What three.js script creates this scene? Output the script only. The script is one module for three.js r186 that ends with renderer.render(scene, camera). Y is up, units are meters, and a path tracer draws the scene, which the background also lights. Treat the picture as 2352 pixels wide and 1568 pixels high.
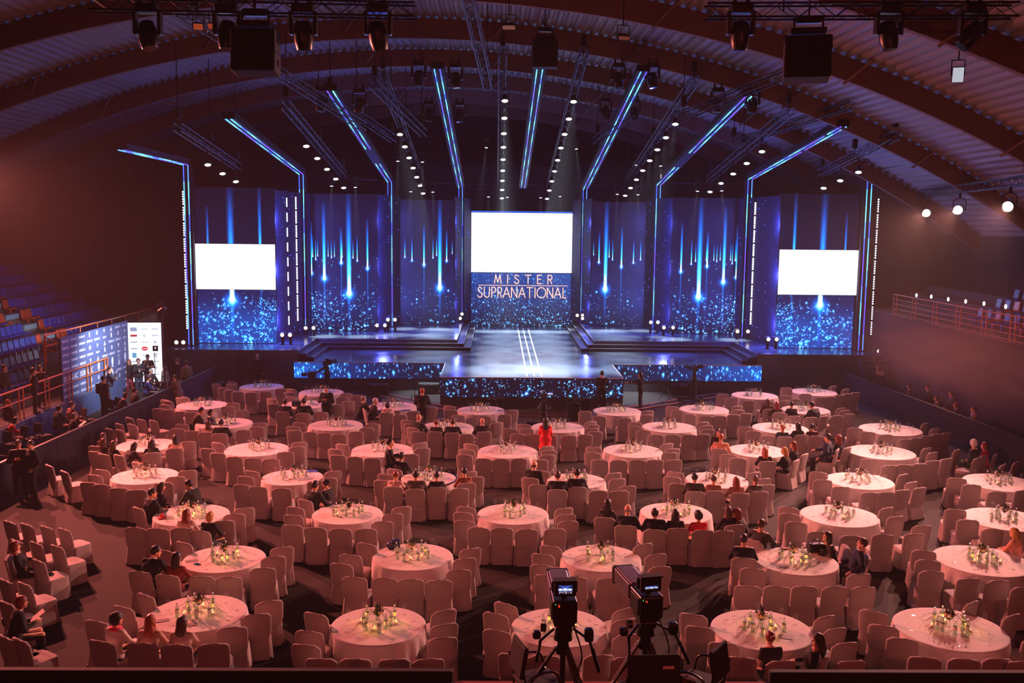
import * as THREE from 'three';
import { mergeGeometries } from 'three/addons/utils/BufferGeometryUtils.js';
import { RoundedBoxGeometry } from 'three/addons/geometries/RoundedBoxGeometry.js';
import { RectAreaLightUniformsLib } from 'three/addons/lights/RectAreaLightUniformsLib.js';

// ---------- camera, sky, haze, exposure ----------
const scene = new THREE.Scene();
scene.background = new THREE.Color(0x000000);
const camera = new THREE.PerspectiveCamera(2 * Math.atan(784 / 2200) * 180 / Math.PI, 2352 / 1568, 0.1, 200);
camera.position.set(-1.6, 8.2, 0);
camera.rotation.set(-Math.atan(274 / 2200), -0.0164, 0.0105, 'YXZ');
camera.updateMatrixWorld(true);
const renderer = new THREE.WebGLRenderer({ antialias: true });
renderer.toneMapping = THREE.LinearToneMapping;
const EX = 5;   // exposure; every light below is given for exposure 1 and divided by it
renderer.toneMappingExposure = EX;
renderer.shadowMap.enabled = true;
RectAreaLightUniformsLib.init();
scene.fog = new THREE.FogExp2(new THREE.Color(1, 1, 1), 0.0008);   // the hall's stage haze

// ---------- the hall's lights (fixtures that hold them are built below) ----------
function spot(at, to, color, I, angle, pen = 0.6, rad = 4) {
  const s = new THREE.SpotLight(color, I / EX, 0, angle, pen, 2);
  s.position.set(...at); s.target.position.set(...to); s.castShadow = true; s.shadow.radius = rad;
  s.shadow.mapSize.set(1024, 1024); s.name = 'spot_beam';
  scene.add(s, s.target); return s;
}
const RED = new THREE.Color(1.0, 0.2, 0.16), ROSE = new THREE.Color(1.0, 0.37, 0.31), DEEP = new THREE.Color(1.0, 0.11, 0.085);
const AUDIENCE = [   // red audience washes: fixture position, aim, colour, candela
  { at: [15.85, 8.84, -33], to: [2, 0, -21], c: ROSE, I: 1500 },
  { at: [16.76, 8.8, -38.5], to: [0, 0, -27], c: ROSE, I: 1500 },
  { at: [18.39, 8.75, -45], to: [2, 0, -32], c: ROSE, I: 1500 },
  { at: [17.6, 10.2, -26], to: [5, 0, -16], c: ROSE, I: 1500 },
  { at: [-20.5, 10, -33], to: [-4, 0, -20], c: RED, I: 2700 },
  { at: [-24, 10.2, -41], to: [-2, 0, -28], c: RED, I: 2500 },
  { at: [-9, 10.5, 3], to: [-3, 0, -24], c: DEEP, I: 110 },
  { at: [8, 10.5, 3], to: [5, 0, -24], c: DEEP, I: 170 },
];
for (const a of AUDIENCE) spot(a.at, a.to, a.c, a.I, 0.72, 0.7, 8);

// ---------- helpers ----------
let seed = 20240;
const rnd = () => { seed = (seed + 0x6d2b79f5) | 0; let t = Math.imul(seed ^ (seed >>> 15), 1 | seed); t = (t + Math.imul(t ^ (t >>> 7), 61 | t)) ^ t; return ((t ^ (t >>> 14)) >>> 0) / 4294967296; };
const rr = (a, b) => a + (b - a) * rnd();
const pick = (a) => a[Math.floor(rnd() * a.length)];
const PI = Math.PI, V = (x, y, z) => new THREE.Vector3(x, y, z);
const names = new Map();
function numbered(n) { const k = names.get(n) || 0; names.set(n, k + 1); return k ? n + '_' + String(k).padStart(3, '0') : n; }
function shade(o) { o.castShadow = true; o.receiveShadow = true; return o; }
function part(name, geo, mat, parent) { const m = shade(new THREE.Mesh(geo, mat)); m.name = name; parent.add(m); return m; }
const seenLabels = new Map(), badLabels = [];
function tag(o, label, category, group) {
  o.userData.label = label; o.userData.category = category; if (group) o.userData.group = group; else delete o.userData.group;
  const k = seenLabels.get(label); if (k && k !== group) badLabels.push('same: ' + label); seenLabels.set(label, group || true);
  const n = label.split(' ').length; if (n < 4 || n > 16) badLabels.push(n + ' words: ' + label);
  return o;
}
function thing(name, label, category, pos = [0, 0, 0], turn = 0, group) {
  const o = new THREE.Group(); o.name = numbered(name); o.position.set(...pos); o.rotation.y = turn; scene.add(o);
  return tag(o, label, category, group);
}
function one(name, geo, mat, label, category, pos, turn = 0, group) {
  const m = shade(new THREE.Mesh(geo, mat)); m.name = numbered(name); if (pos) m.position.set(...pos); m.rotation.y = turn; scene.add(m);
  return tag(m, label, category, group);
}
function copy(src, label, pos, turn, group) {
  const c = src.clone(); c.name = numbered(src.name.replace(/_\d{3}$/, '')); c.userData = { ...src.userData }; scene.add(c);
  if (pos) c.position.set(...pos); if (turn !== undefined) c.rotation.y = turn;
  return tag(c, label, src.userData.category, group);
}
function struct(name, geo, mat, parent) {
  const m = shade(geo ? new THREE.Mesh(geo, mat) : new THREE.Group()); m.name = parent ? name : numbered(name);
  if (!parent) m.userData.kind = 'structure'; (parent || scene).add(m); return m;
}
function stuff(o) { o.userData.kind = 'stuff'; return o; }
const M4 = new THREE.Matrix4(), Q = new THREE.Quaternion();
function put(g, x = 0, y = 0, z = 0, rx = 0, ry = 0, rz = 0) {
  if (rx || ry || rz) g.applyMatrix4(new THREE.Matrix4().makeRotationFromEuler(new THREE.Euler(rx, ry, rz)));
  return g.translate(x, y, z);
}
function J(...gs) {
  gs = gs.flat().map((g) => { g = g.index ? g.toNonIndexed() : g; for (const k of Object.keys(g.attributes)) if (!['position', 'normal', 'uv'].includes(k)) g.deleteAttribute(k); return g; });
  return mergeGeometries(gs);
}
const box = (w, h, d, x = 0, y = 0, z = 0, rx = 0, ry = 0, rz = 0) => put(new THREE.BoxGeometry(w, h, d), x, y, z, rx, ry, rz);
const rbox = (w, h, d, r, x = 0, y = 0, z = 0, rx = 0, ry = 0, rz = 0) => put(new RoundedBoxGeometry(w, h, d, 2, Math.min(r, w / 2.01, h / 2.01, d / 2.01)), x, y, z, rx, ry, rz);
const cyl = (r1, r2, h, n = 12, x = 0, y = 0, z = 0, rx = 0, ry = 0, rz = 0, open = false) => put(new THREE.CylinderGeometry(r1, r2, h, n, 1, open), x, y, z, rx, ry, rz);
function bar(a, b, r, n = 6, r2 = r) {
  const p = V(...a), q = V(...b), d = q.clone().sub(p), L = d.length(), g = new THREE.CylinderGeometry(r2, r, L, n, 1);
  Q.setFromUnitVectors(V(0, 1, 0), d.normalize()); g.applyMatrix4(M4.makeRotationFromQuaternion(Q)); p.add(q).multiplyScalar(0.5);
  return g.translate(p.x, p.y, p.z);
}
function beam(a, b, w, h, sy = 0) {   // square bar between two points, its height turned up
  const p = V(...a), q = V(...b), d = q.clone().sub(p), L = d.length(), g = new THREE.BoxGeometry(w, h, L);
  M4.lookAt(q, p, V(0, 1, 0)); g.applyMatrix4(M4); p.add(q).multiplyScalar(0.5); return g.translate(p.x, p.y + sy, p.z);
}
const lathe = (pts, n = 16, x = 0, y = 0, z = 0) => new THREE.LatheGeometry(pts.map((p) => new THREE.Vector2(p[0], p[1])), n).translate(x, y, z);
const tube = (pts, r, seg = 16, n = 6, closed = false) => new THREE.TubeGeometry(new THREE.CatmullRomCurve3(pts.map((p) => V(...p)), closed), seg, r, n, closed);
function slabOf(pts, y0, y1) {   // plan outline [x, z] raised from y0 to y1
  const s = new THREE.Shape(pts.map(([x, z]) => new THREE.Vector2(x, -z)));
  const g = new THREE.ExtrudeGeometry(s, { depth: y1 - y0, bevelEnabled: false }); g.rotateX(-PI / 2); return g.translate(0, y0, 0);
}
// points of the photograph turned into places: on a level, on a cross plane, on a long plane (pixels of the 2352 x 1568 frame)
function ray(x, y) { return V((x - 1176) / 2200, -(y - 784) / 2200, -1).applyQuaternion(camera.quaternion); }
const EYE = camera.position;
function onLevel(x, y, h) { const d = ray(x, y), t = (h - EYE.y) / d.y; return V(EYE.x + d.x * t, h, EYE.z + d.z * t); }
function onCross(x, y, z) { const d = ray(x, y), t = (z - EYE.z) / d.z; return V(EYE.x + d.x * t, EYE.y + d.y * t, z); }

// ---------- materials ----------
const hex = (c) => new THREE.Color(c);
const std = (c, rough = 0.7, metal = 0, o = {}) => new THREE.MeshStandardMaterial({ color: c.isColor ? c : hex(c), roughness: rough, metalness: metal, ...o });
const glow = (c, k = 1, o = {}) => new THREE.MeshStandardMaterial({ color: 0x050505, roughness: 0.5, emissive: hex(c), emissiveIntensity: Math.min(k, 2.4) / EX, ...o });
function noiseTex(n, f, rep, srgb = true) {   // tileable value noise mapped through f(v, x, y) -> [r, g, b] 0..255
  const L = [8, 16, 32, 64, 128].filter((k) => k <= n).map((k) => ({ k, d: Float32Array.from({ length: k * k }, () => rnd()) })), d = new Uint8Array(n * n * 4);
  for (let y = 0; y < n; y++) for (let x = 0; x < n; x++) {
    let v = 0, a = 0.5, t = 0;
    for (const { k, d: g } of L) {
      const fx = x / n * k, fy = y / n * k, x0 = Math.floor(fx), y0 = Math.floor(fy), u = fx - x0, w = fy - y0, su = u * u * (3 - 2 * u), sw = w * w * (3 - 2 * w), x1 = (x0 + 1) % k, y1 = (y0 + 1) % k;
      v += a * ((g[y0 * k + x0] * (1 - su) + g[y0 * k + x1] * su) * (1 - sw) + (g[y1 * k + x0] * (1 - su) + g[y1 * k + x1] * su) * sw); t += a; a *= 0.6;
    }
    const c = f(v / t, x, y); for (let i = 0; i < 3; i++) d[(y * n + x) * 4 + i] = Math.max(0, Math.min(255, c[i])); d[(y * n + x) * 4 + 3] = 255;
  }
  const tx = new THREE.DataTexture(d, n, n); tx.wrapS = tx.wrapT = THREE.RepeatWrapping; tx.magFilter = THREE.LinearFilter; tx.repeat.set(rep, rep);
  if (srgb) tx.colorSpace = THREE.SRGBColorSpace; tx.needsUpdate = true; return tx;
}
function canvasTex(w, h, draw) {
  const c = document.createElement('canvas'); c.width = w; c.height = h; draw(c.getContext('2d'), w, h);
  const t = new THREE.CanvasTexture(c); t.colorSpace = THREE.SRGBColorSpace; return t;
}
const grain = noiseTex(256, (v) => { const k = 128 + (v - 0.5) * 150 + (rnd() - 0.5) * 90; return [k, k, k]; }, 0.6, false);
const creases = noiseTex(256, (v, x, y) => { const k = 128 + 90 * Math.sin(v * 18) * 0.6 + (v - 0.5) * 120; return [k, k, k]; }, 1.2, false);
const carpetTex = noiseTex(512, (v) => { const k = 0.8 + (v - 0.5) * 0.25 + (rnd() - 0.5) * 0.5; return [122 * k, 96 * k, 70 * k]; }, 0.45);
const deckTex = noiseTex(512, (v, x, y) => { const k = 120 + (v - 0.5) * 190; return [k, k, k]; }, 0.12, false);
const MT = {
  black: std('#0b0b0d', 0.8), blackGloss: std('#0c0c0e', 0.35), drape: std('#131318', 0.95), starCloth: std('#101638', 0.9), metal: std('#8f9296', 0.35, 0.9), alu: std('#6c7076', 0.4, 0.85), darkMetal: std('#1d1e21', 0.45, 0.6),
  carpet: std('#41362a', 0.95, 0, { map: carpetTex }),
  deck: std(new THREE.Color(0.085, 0.1, 0.125), 0.4, 0, { roughnessMap: deckTex, bumpMap: deckTex, bumpScale: 0.002 }),
  riser: std('#14151c', 0.5), trim: std('#c8ccd2', 0.3, 0.6),
  wood: std(new THREE.Color(0.15, 0.085, 0.065), 0.75), roofDeck: std(new THREE.Color(0.2, 0.17, 0.165), 0.6), wall: std('#241d1b', 0.9),
  orange: std('#c8641e', 0.45), concrete: std('#6a6763', 0.9),
};
MT.carpet.map.repeat.set(0.45, 0.45);

// ---------- setting: floor, walls, roof ----------
function planUV(g) { const p = g.attributes.position, u = g.attributes.uv; for (let i = 0; i < p.count; i++) u.setXY(i, p.getX(i), p.getZ(i)); return g; }
struct('floor', planUV(box(54, 0.3, 84, -4.5, -0.15, -31)), MT.carpet);
struct('wall_left', box(0.4, 17, 84, -31.2, 8.3, -31), MT.wall);
struct('wall_right', box(0.4, 17, 84, 22.2, 8.3, -31), MT.wall);
struct('wall_back', box(54, 17, 0.4, -4.5, 8.3, -72.2), MT.wall);
struct('wall_front', box(54, 17, 0.4, -4.5, 8.3, 11.2), MT.wall);
const RX = -5, RR = 47, RTOP = 16.3;
const roofY = (x) => RTOP - RR + Math.sqrt(RR * RR - (x - RX) * (x - RX));
{
  const ceiling = struct('ceiling');
  const line = []; const pitch = 0.36;
  for (let x = -31; x < 22; x += pitch) for (const [f, up] of [[0, 0], [0.32, 0], [0.5, 1], [0.82, 1]]) line.push([x + f * pitch, roofY(x + f * pitch) + up * 0.09]);
  const bays = []; for (let k = -1; k <= 10; k++) bays.push(-72 + 7 * k + 0.001);
  const deckGeo = (() => {
    const pos = [], idx = [];
    line.forEach(([x, y], i) => { pos.push(x, y, 0, x, y, 7); if (i) idx.push(2 * i - 2, 2 * i, 2 * i - 1, 2 * i - 1, 2 * i, 2 * i + 1); });
    const g = new THREE.BufferGeometry(); g.setAttribute('position', new THREE.Float32BufferAttribute(pos, 3)); g.setIndex(idx); const n = g.toNonIndexed(); n.computeVertexNormals(); return n;
  })();
  const beamGeo = (() => {
    const s = [], n = 60; for (let i = 0; i <= n; i++) { const x = -31 + 53 * i / n; s.push(new THREE.Vector2(x, roofY(x) - 0.02)); }
    for (let i = n; i >= 0; i--) { const x = -31 + 53 * i / n; s.push(new THREE.Vector2(x, roofY(x) - 0.02 - 0.78)); }
    return new THREE.ExtrudeGeometry(new THREE.Shape(s), { depth: 0.22, bevelEnabled: false });
  })();
  const strut = (() => { const gs = []; for (const x of [-20, -13, -7.5, -1.5, 4, 10.5, 16]) { const y = roofY(x); gs.push(beam([x - 0.5, y - 0.75, 0.11], [x + 0.25, y - 0.02, 0.9], 0.07, 0.07)); } return J(gs); })();
  for (let k = 0; k < 12; k++) {
    const z = -75 + 7 * k;
    if (z > 5) break;
    part('deck_panel', deckGeo, MT.roofDeck, ceiling).position.z = z;
    const b = part('arch_beam', beamGeo, MT.wood, ceiling); b.position.z = z;
    stuff(part('knee_brace', strut, MT.wood, b));
  }
  part('roof_slab', (() => { const s = []; for (let i = 0; i <= 40; i++) { const x = -31.4 + 53.8 * i / 40; s.push(new THREE.Vector2(x, roofY(Math.max(-31, Math.min(22, x))) + 0.12)); } s.push(new THREE.Vector2(22.4, 18), new THREE.Vector2(-31.4, 18)); return new THREE.ExtrudeGeometry(new THREE.Shape(s), { depth: 84, bevelEnabled: false }).translate(0, 0, -73); })(), MT.wall, ceiling);
}

// ---------- stage ----------
const stage = thing('stage', 'wide black stage with long centre runway and three low steps each side', 'stage');
{
  const low = slabOf([[-10.65, -51.3], [-10.65, -46.8], [-11.5, -46.8], [-11.5, -46.6], [-4.1, -46.6], [-4.1, -42.3], [4.1, -42.3], [4.1, -46.6], [11.5, -46.6], [11.5, -46.8], [10.65, -46.8], [10.65, -51.3], [3, -51.3], [3, -63.6], [-3, -63.6], [-3, -51.3]], 0, 1.3);
  part('lower_deck', planUV(low), MT.deck, stage);
  for (const s of [-1, 1]) {
    const L = (o, dz) => { const p = [[-18, -47.1 - dz], [-10.65 - o, -47.1 - dz], [-10.65 - o, -51.2 - o], [-3 - o, -51.2 - o], [-3 - o, -63.5], [-18, -63.5]].map(([x, z]) => [-s * x, z]); return s > 0 ? p.reverse() : p; };
    [[0, 1.467, 0.02], [0.38, 1.633, 0.01]].forEach(([o, h, dz]) => {
      const st = part('step', planUV(slabOf(L(o, dz), 0.02, h)), MT.riser, stage);
      const y = h + 0.004, e = [[-10.65 - o, -47.1], [-10.65 - o, -51.2 - o], [-3 - o, -51.2 - o], [-3 - o, -63.4]].map(([x, z]) => [-s * x, y, z]);
      part('step_nosing', J(e.slice(1).map((p, i) => beam(e[i], p, 0.03, 0.02))), MT.trim, st);
    });
    const up = part('upper_deck', planUV(slabOf(L(0.76, 0), 0.02, 1.8)), MT.deck, stage);
    const e = [[-18, -47.1], [-11.41, -47.1], [-11.41, -51.96], [-3.76, -51.96], [-3.76, -63.4]].map(([x, z]) => [-s * x, 1.804, z]);
    part('step_nosing', J(e.slice(2).map((p, i) => beam(e[i + 1], p, 0.03, 0.02))), MT.trim, up);
    part('deck_trim', J(beam([-s * -11.5, 1.3, -46.58], [-s * -4.1, 1.3, -46.58], 0.04, 0.04), beam([s * 4.1, 1.3, -46.6], [s * 4.1, 1.3, -42.3], 0.04, 0.04)), MT.trim, stage);
  }
  part('deck_trim', beam([-4.12, 1.3, -42.28], [4.12, 1.3, -42.28], 0.04, 0.04), MT.trim, stage);
  const tape = std('#f4f6fa', 0.5);
  for (const x of [-0.2, 0.13, 0.46]) part('floor_line', box(0.06, 0.006, 20, x, 1.303, -52.6), tape, stage);
}
// LED print: stars, falling streaks
function stars(c, n, x0, y0, w, h, smin, smax, grow = 0) {
  for (let i = 0; i < n; i++) {
    const u = rnd(), v = grow ? Math.pow(rnd(), 1 / grow) : rnd(), x = x0 + u * w, y = y0 + v * h, s = smin + (smax - smin) * Math.pow(rnd(), 5), a = rr(0.35, 1);
    const g = c.createRadialGradient(x, y, 0, x, y, s * 2.6); const hue = rr(190, 212);
    g.addColorStop(0, `hsla(${hue},100%,97%,${a})`); g.addColorStop(0.26, `hsla(${hue},100%,84%,${a})`); g.addColorStop(0.44, `hsla(${hue},100%,52%,${a * 0.5})`); g.addColorStop(1, `hsla(${hue + 10},100%,40%,0)`);
    c.fillStyle = g; c.fillRect(x - s * 2.6, y - s * 2.6, s * 5.2, s * 5.2);
  }
}
function streak(c, x, top, tip, w, a = 1) {
  const g = c.createLinearGradient(0, top, 0, tip);
  g.addColorStop(0, `rgba(10,70,190,${0.12 * a})`); g.addColorStop(0.5, `rgba(0,120,240,${0.65 * a})`); g.addColorStop(0.8, `rgba(60,190,255,${0.95 * a})`); g.addColorStop(1, `rgba(240,255,255,${a})`);
  for (let k = 0; k < 6; k++) { c.globalAlpha = 0.34; c.fillStyle = g; const ww = w * (0.25 + k * 0.22); c.beginPath(); c.moveTo(x - ww * 0.7, top); c.lineTo(x + ww * 0.7, top); c.lineTo(x + ww * 0.4, tip); c.lineTo(x - ww * 0.4, tip); c.fill(); }
  c.globalAlpha = 1;
  const R = w * 2.4, q = c.createRadialGradient(x, tip, 0, x, tip, R);
  q.addColorStop(0, `rgba(255,255,255,${a})`); q.addColorStop(0.22, `rgba(150,235,255,${a * 0.9})`); q.addColorStop(0.5, `rgba(0,130,250,${a * 0.45})`); q.addColorStop(1, 'rgba(0,60,200,0)');
  c.fillStyle = q; c.fillRect(x - R, tip - R, 2 * R, 2 * R);
}
// streaks of each panel: x, top, tip, width in tenths of per cent of the panel
const STREAKS = {
  outer: { streaks: [{ x: 440, t: 0, e: 722, w: 62 }, { x: 150, t: 120, e: 520, w: 22, a: 0.8 }, { x: 810, t: 0, e: 520, w: 34, a: 0.8 }], n: 420 },
  middle: { streaks: [{ x: 200, t: 60, e: 615, w: 42 }, { x: 570, t: 0, e: 728, w: 60 }, { x: 848, t: 180, e: 540, w: 26 }, { x: 455, t: 240, e: 500, w: 26 }, { x: 30, t: 300, e: 455, w: 10 }, { x: 75, t: 330, e: 476, w: 12 }, { x: 105, t: 330, e: 450, w: 9 }, { x: 260, t: 330, e: 450, w: 9 }, { x: 310, t: 330, e: 462, w: 11 }, { x: 355, t: 330, e: 452, w: 9 }, { x: 470, t: 330, e: 456, w: 10 }, { x: 632, t: 330, e: 462, w: 11 }, { x: 695, t: 300, e: 484, w: 14 }, { x: 8, t: 200, e: 580, w: 26 }], n: 330 },
  inner: { streaks: [{ x: 725, t: 0, e: 705, w: 60 }, { x: 435, t: 190, e: 520, w: 28 }, { x: 85, t: 300, e: 460, w: 14 }, { x: 215, t: 300, e: 486, w: 18 }, { x: 600, t: 300, e: 462, w: 13 }, { x: 665, t: 280, e: 440, w: 12 }, { x: 850, t: 240, e: 486, w: 22 }, { x: 950, t: 320, e: 425, w: 9 }], n: 110 },
};
const LEDTEX = {};
for (const k in STREAKS) LEDTEX[k] = canvasTex(512, 1024, (c, w, h) => {
  const S = STREAKS[k], g = c.createLinearGradient(0, 0, 0, h);
  g.addColorStop(0, '#05081c'); g.addColorStop(0.4, '#070f30'); g.addColorStop(0.7, '#0a1c50'); g.addColorStop(0.85, k === 'outer' ? '#0d3f96' : '#081c4c'); g.addColorStop(1, k === 'outer' ? '#0c3c92' : '#050f2c');
  c.fillStyle = g; c.fillRect(0, 0, w, h); c.globalCompositeOperation = 'lighter';
  for (const s of S.streaks) streak(c, s.x * w / 1000, s.t * h / 1000, s.e * h / 1000, s.w * w / 1000, s.a || 1);
  for (const s of S.streaks) if (s.w > 25) { const q = c.createLinearGradient(0, s.e * h / 1000, 0, h); q.addColorStop(0, 'rgba(20,130,240,.45)'); q.addColorStop(1, 'rgba(20,110,240,.05)'); c.fillStyle = q; c.fillRect(s.x * w / 1000 - s.w * 0.18, s.e * h / 1000, s.w * 0.36, h); }
  stars(c, S.n * 0.6, 0, h * 0.7, w, h * 0.3, 2.4, 7.5, 1.3); stars(c, S.n / 8, 0, h * 0.45, w, h * 0.35, 1.8, 4);
  if (k !== 'inner') { stars(c, S.n / 3, k === 'outer' ? w * 0.7 : 0, h * 0.7, w * 0.3, h * 0.25, 1.8, 4); stars(c, S.n / 9, w * 0.1, h * 0.9, w * 0.85, h * 0.1, 3, 9); }
});
// single-stroke letters on a 0..1 square
const STROKES = {
  M: [[0.05, 1, 0.2, 0], [0.2, 0, 0.5, 0.9], [0.5, 0.9, 0.8, 0], [0.8, 0, 0.95, 1]], I: [[0.5, 0, 0.5, 1]], T: [[0.1, 0, 0.9, 0], [0.5, 0, 0.5, 1]], E: [[0.15, 0, 0.15, 1], [0.15, 0, 0.85, 0], [0.15, 0.48, 0.75, 0.48], [0.15, 1, 0.85, 1]],
  R: [[0.15, 0, 0.15, 1], [0.15, 0, 0.55, 0], [0.15, 0.5, 0.55, 0.5], [0.5, 0.5, 0.85, 1]], U: [[0.12, 0, 0.12, 0.65], [0.88, 0, 0.88, 0.65]], P: [[0.15, 0, 0.15, 1], [0.15, 0, 0.6, 0], [0.15, 0.52, 0.6, 0.52]], A: [[0.02, 1, 0.5, 0], [0.5, 0, 0.98, 1], [0.2, 0.66, 0.8, 0.66]], N: [[0.1, 1, 0.1, 0], [0.1, 0, 0.9, 1], [0.9, 1, 0.9, 0]], L: [[0.2, 0, 0.2, 1], [0.2, 1, 0.8, 1]],
};
function strokeWord(c, word, x, y, w, h, gap) {
  const wd = [...word].map((ch) => (ch === 'I' ? 0.3 : ch === 'O' ? 1.15 : ch === 'S' || ch === 'L' || ch === 'E' || ch === 'P' || ch === 'R' ? 0.68 : 0.9)), tot = wd.reduce((a, b) => a + b + gap, -gap), k = w / tot;
  let cx = x;
  [...word].forEach((ch, i) => {
    const W = wd[i] * k; c.beginPath();
    for (const [a, b, d, e] of STROKES[ch] || []) { c.moveTo(cx + a * W, y + b * h); c.lineTo(cx + d * W, y + e * h); }
    if (ch === 'O') { c.moveTo(cx + W, y + h / 2); c.ellipse(cx + W / 2, y + h / 2, W / 2, h / 2, 0, 0, 2 * PI); }
    if (ch === 'U') { c.moveTo(cx + 0.12 * W, y + 0.65 * h); c.ellipse(cx + W / 2, y + 0.65 * h, 0.38 * W, 0.35 * h, 0, PI, 0, true); }
    if (ch === 'R' || ch === 'P') { c.moveTo(cx + 0.57 * W, y); c.ellipse(cx + 0.57 * W, y + 0.255 * h, 0.3 * W, 0.255 * h, 0, -PI / 2, PI / 2); }
    if (ch === 'S') { c.moveTo(cx + 0.84 * W, y + 0.16 * h); c.bezierCurveTo(cx + 0.7 * W, y - 0.06 * h, cx + 0.1 * W, y - 0.06 * h, cx + 0.17 * W, y + 0.27 * h); c.bezierCurveTo(cx + 0.25 * W, y + 0.5 * h, cx + 0.88 * W, y + 0.48 * h, cx + 0.88 * W, y + 0.75 * h); c.bezierCurveTo(cx + 0.85 * W, y + 1.08 * h, cx + 0.2 * W, y + 1.08 * h, cx + 0.1 * W, y + 0.8 * h); }
    c.stroke(); cx += W + gap * k;
  });
}
LEDTEX.centre = canvasTex(1024, 512, (c, w, h) => {
  const g = c.createLinearGradient(0, 0, 0, h); g.addColorStop(0, '#0e3a86'); g.addColorStop(0.45, '#0b2a66'); g.addColorStop(1, '#050e28');
  c.fillStyle = g; c.fillRect(0, 0, w, h); c.globalCompositeOperation = 'lighter';
  stars(c, 900, 0, 0, w, h, 1.6, 3.6, 0); stars(c, 330, 0, h * 0.3, w, h * 0.7, 2.4, 6.5); stars(c, 50, 0, h * 0.85, w, h * 0.15, 4, 10);
  c.globalCompositeOperation = 'source-over'; c.lineCap = 'round'; c.lineJoin = 'round';
  for (const [lw, col] of [[13, 'rgba(255,120,70,.5)'], [8, '#ff9a76'], [4, '#fff0ea']]) {
    c.lineWidth = lw; c.strokeStyle = col;
    strokeWord(c, 'MISTER', 0.225 * w, 0.035 * h, 0.575 * w, 0.16 * h, 0.62); strokeWord(c, 'SUPRANATIONAL', 0.06 * w, 0.27 * h, 0.885 * w, 0.19 * h, 0.1);
    c.lineWidth = lw * 0.6; c.beginPath(); c.moveTo(0.075 * w, 0.232 * h); c.lineTo(0.945 * w, 0.232 * h); c.stroke();
  }
});
LEDTEX.fascia = canvasTex(2048, 128, (c, w, h) => {
  const g = c.createLinearGradient(0, 0, w, 0); g.addColorStop(0, '#0b4aa8'); g.addColorStop(0.4, '#08245e'); g.addColorStop(1, '#040c22'); c.fillStyle = g; c.fillRect(0, 0, w, h);
  c.globalCompositeOperation = 'lighter'; stars(c, 120, 0, 0, w, h, 4, 11); stars(c, 16, 0, 0, w, h, 11, 20);
});
LEDTEX.front = canvasTex(2048, 200, (c, w, h) => {
  c.fillStyle = '#040a1e'; c.fillRect(0, 0, w, h); c.globalCompositeOperation = 'lighter'; stars(c, 300, 0, 0, w, h, 4, 9); stars(c, 22, 0, 0, w, h, 10, 17);
});
const ledMat = (t, k = 1.5) => new THREE.MeshStandardMaterial({ color: 0x030305, roughness: 0.4, emissive: 0xffffff, emissiveMap: t, emissiveIntensity: k / EX });
const LM = {}; for (const k in LEDTEX) LM[k] = ledMat(LEDTEX[k]);
const whiteScreen = glow('#ffffff', 1.5);
function screenGeo(w, h, flip) { const g = new THREE.PlaneGeometry(w, h); if (flip) { const u = g.attributes.uv; for (let i = 0; i < u.count; i++) u.setX(i, 1 - u.getX(i)); } return g; }
function ledWall(x0, x1, z, y0, y1, mat, flip, label) {
  const w = x1 - x0, h = y1 - y0, t = thing('screen_wall', label, 'screen', [(x0 + x1) / 2, y0, z]);
  part('panel_housing', rbox(w + 0.06, h + 0.05, 0.16, 0.02, 0, h / 2, -0.09), MT.black, t);
  part('screen_face', screenGeo(w, h, flip).translate(0, h / 2, 0.005), mat, t); return t;
}
for (const s of [-1, 1]) {
  const sd = s < 0 ? 'left' : 'right', X = (a, b) => (s < 0 ? [-b, -a] : [a, b]);
  ledWall(...X(13.0, 17.05), -49.6, 1.82, 9.8, LM.outer, s > 0, `tall blue screen wall with falling light streaks at the outer ${sd} end of stage`);
  ledWall(...X(8.5, 12.35), -55.6, 1.82, 9.7, LM.middle, s > 0, `tall blue screen wall with two bright falling streaks, middle of the stage's ${sd} half`);
  ledWall(...X(4.22, 7.6), -59.6, 1.82, 9.5, LM.inner, s > 0, `tall blue screen wall with one bright falling streak beside the stage centre, ${sd} of title`);
  const v = thing('video_screen', `blank white video screen on the outer ${sd} screen wall`, 'screen', [s * 15.04, 4.62, -49.5]);
  part('screen_face', new THREE.PlaneGeometry(4.12, 2.32).translate(0, 1.16, 0.06), whiteScreen, v); part('panel_housing', rbox(4.16, 2.36, 0.09, 0.02, 0, 1.16, 0.01), MT.black, v);
  const ra = new THREE.RectAreaLight(0xa8c4ff, 2 / EX, 4.1, 2.3); ra.position.set(s * 15.04, 5.78, -49.4); ra.lookAt(s * 15.04, 5.78, -40); ra.name = 'screen_wash'; scene.add(ra);
}
ledWall(-3.3, 3.45, -63.6, 1.32, 4.85, LM.centre, false, 'wide starry blue screen wall with the glowing orange title lettering at stage centre');
{
  const v = thing('video_screen', 'large blank white video screen above the title at stage centre', 'screen', [0.08, 4.88, -63.5]);
  part('screen_face', new THREE.PlaneGeometry(6.78, 3.9).translate(0, 1.97, 0.07), whiteScreen, v); part('panel_housing', rbox(6.84, 3.96, 0.1, 0.02, 0, 1.97, 0), MT.black, v);
  part('glow_edge', box(6.8, 0.07, 0.06, 0, 3.99, 0.02), glow('#2060ff', 1.5), v);
  const ra = new THREE.RectAreaLight(0xa8c4ff, 2.2 / EX, 6.7, 3.9); ra.position.set(0.08, 6.85, -63.35); ra.lookAt(0.08, 6.5, -50); ra.name = 'screen_wash'; scene.add(ra);
}
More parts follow.
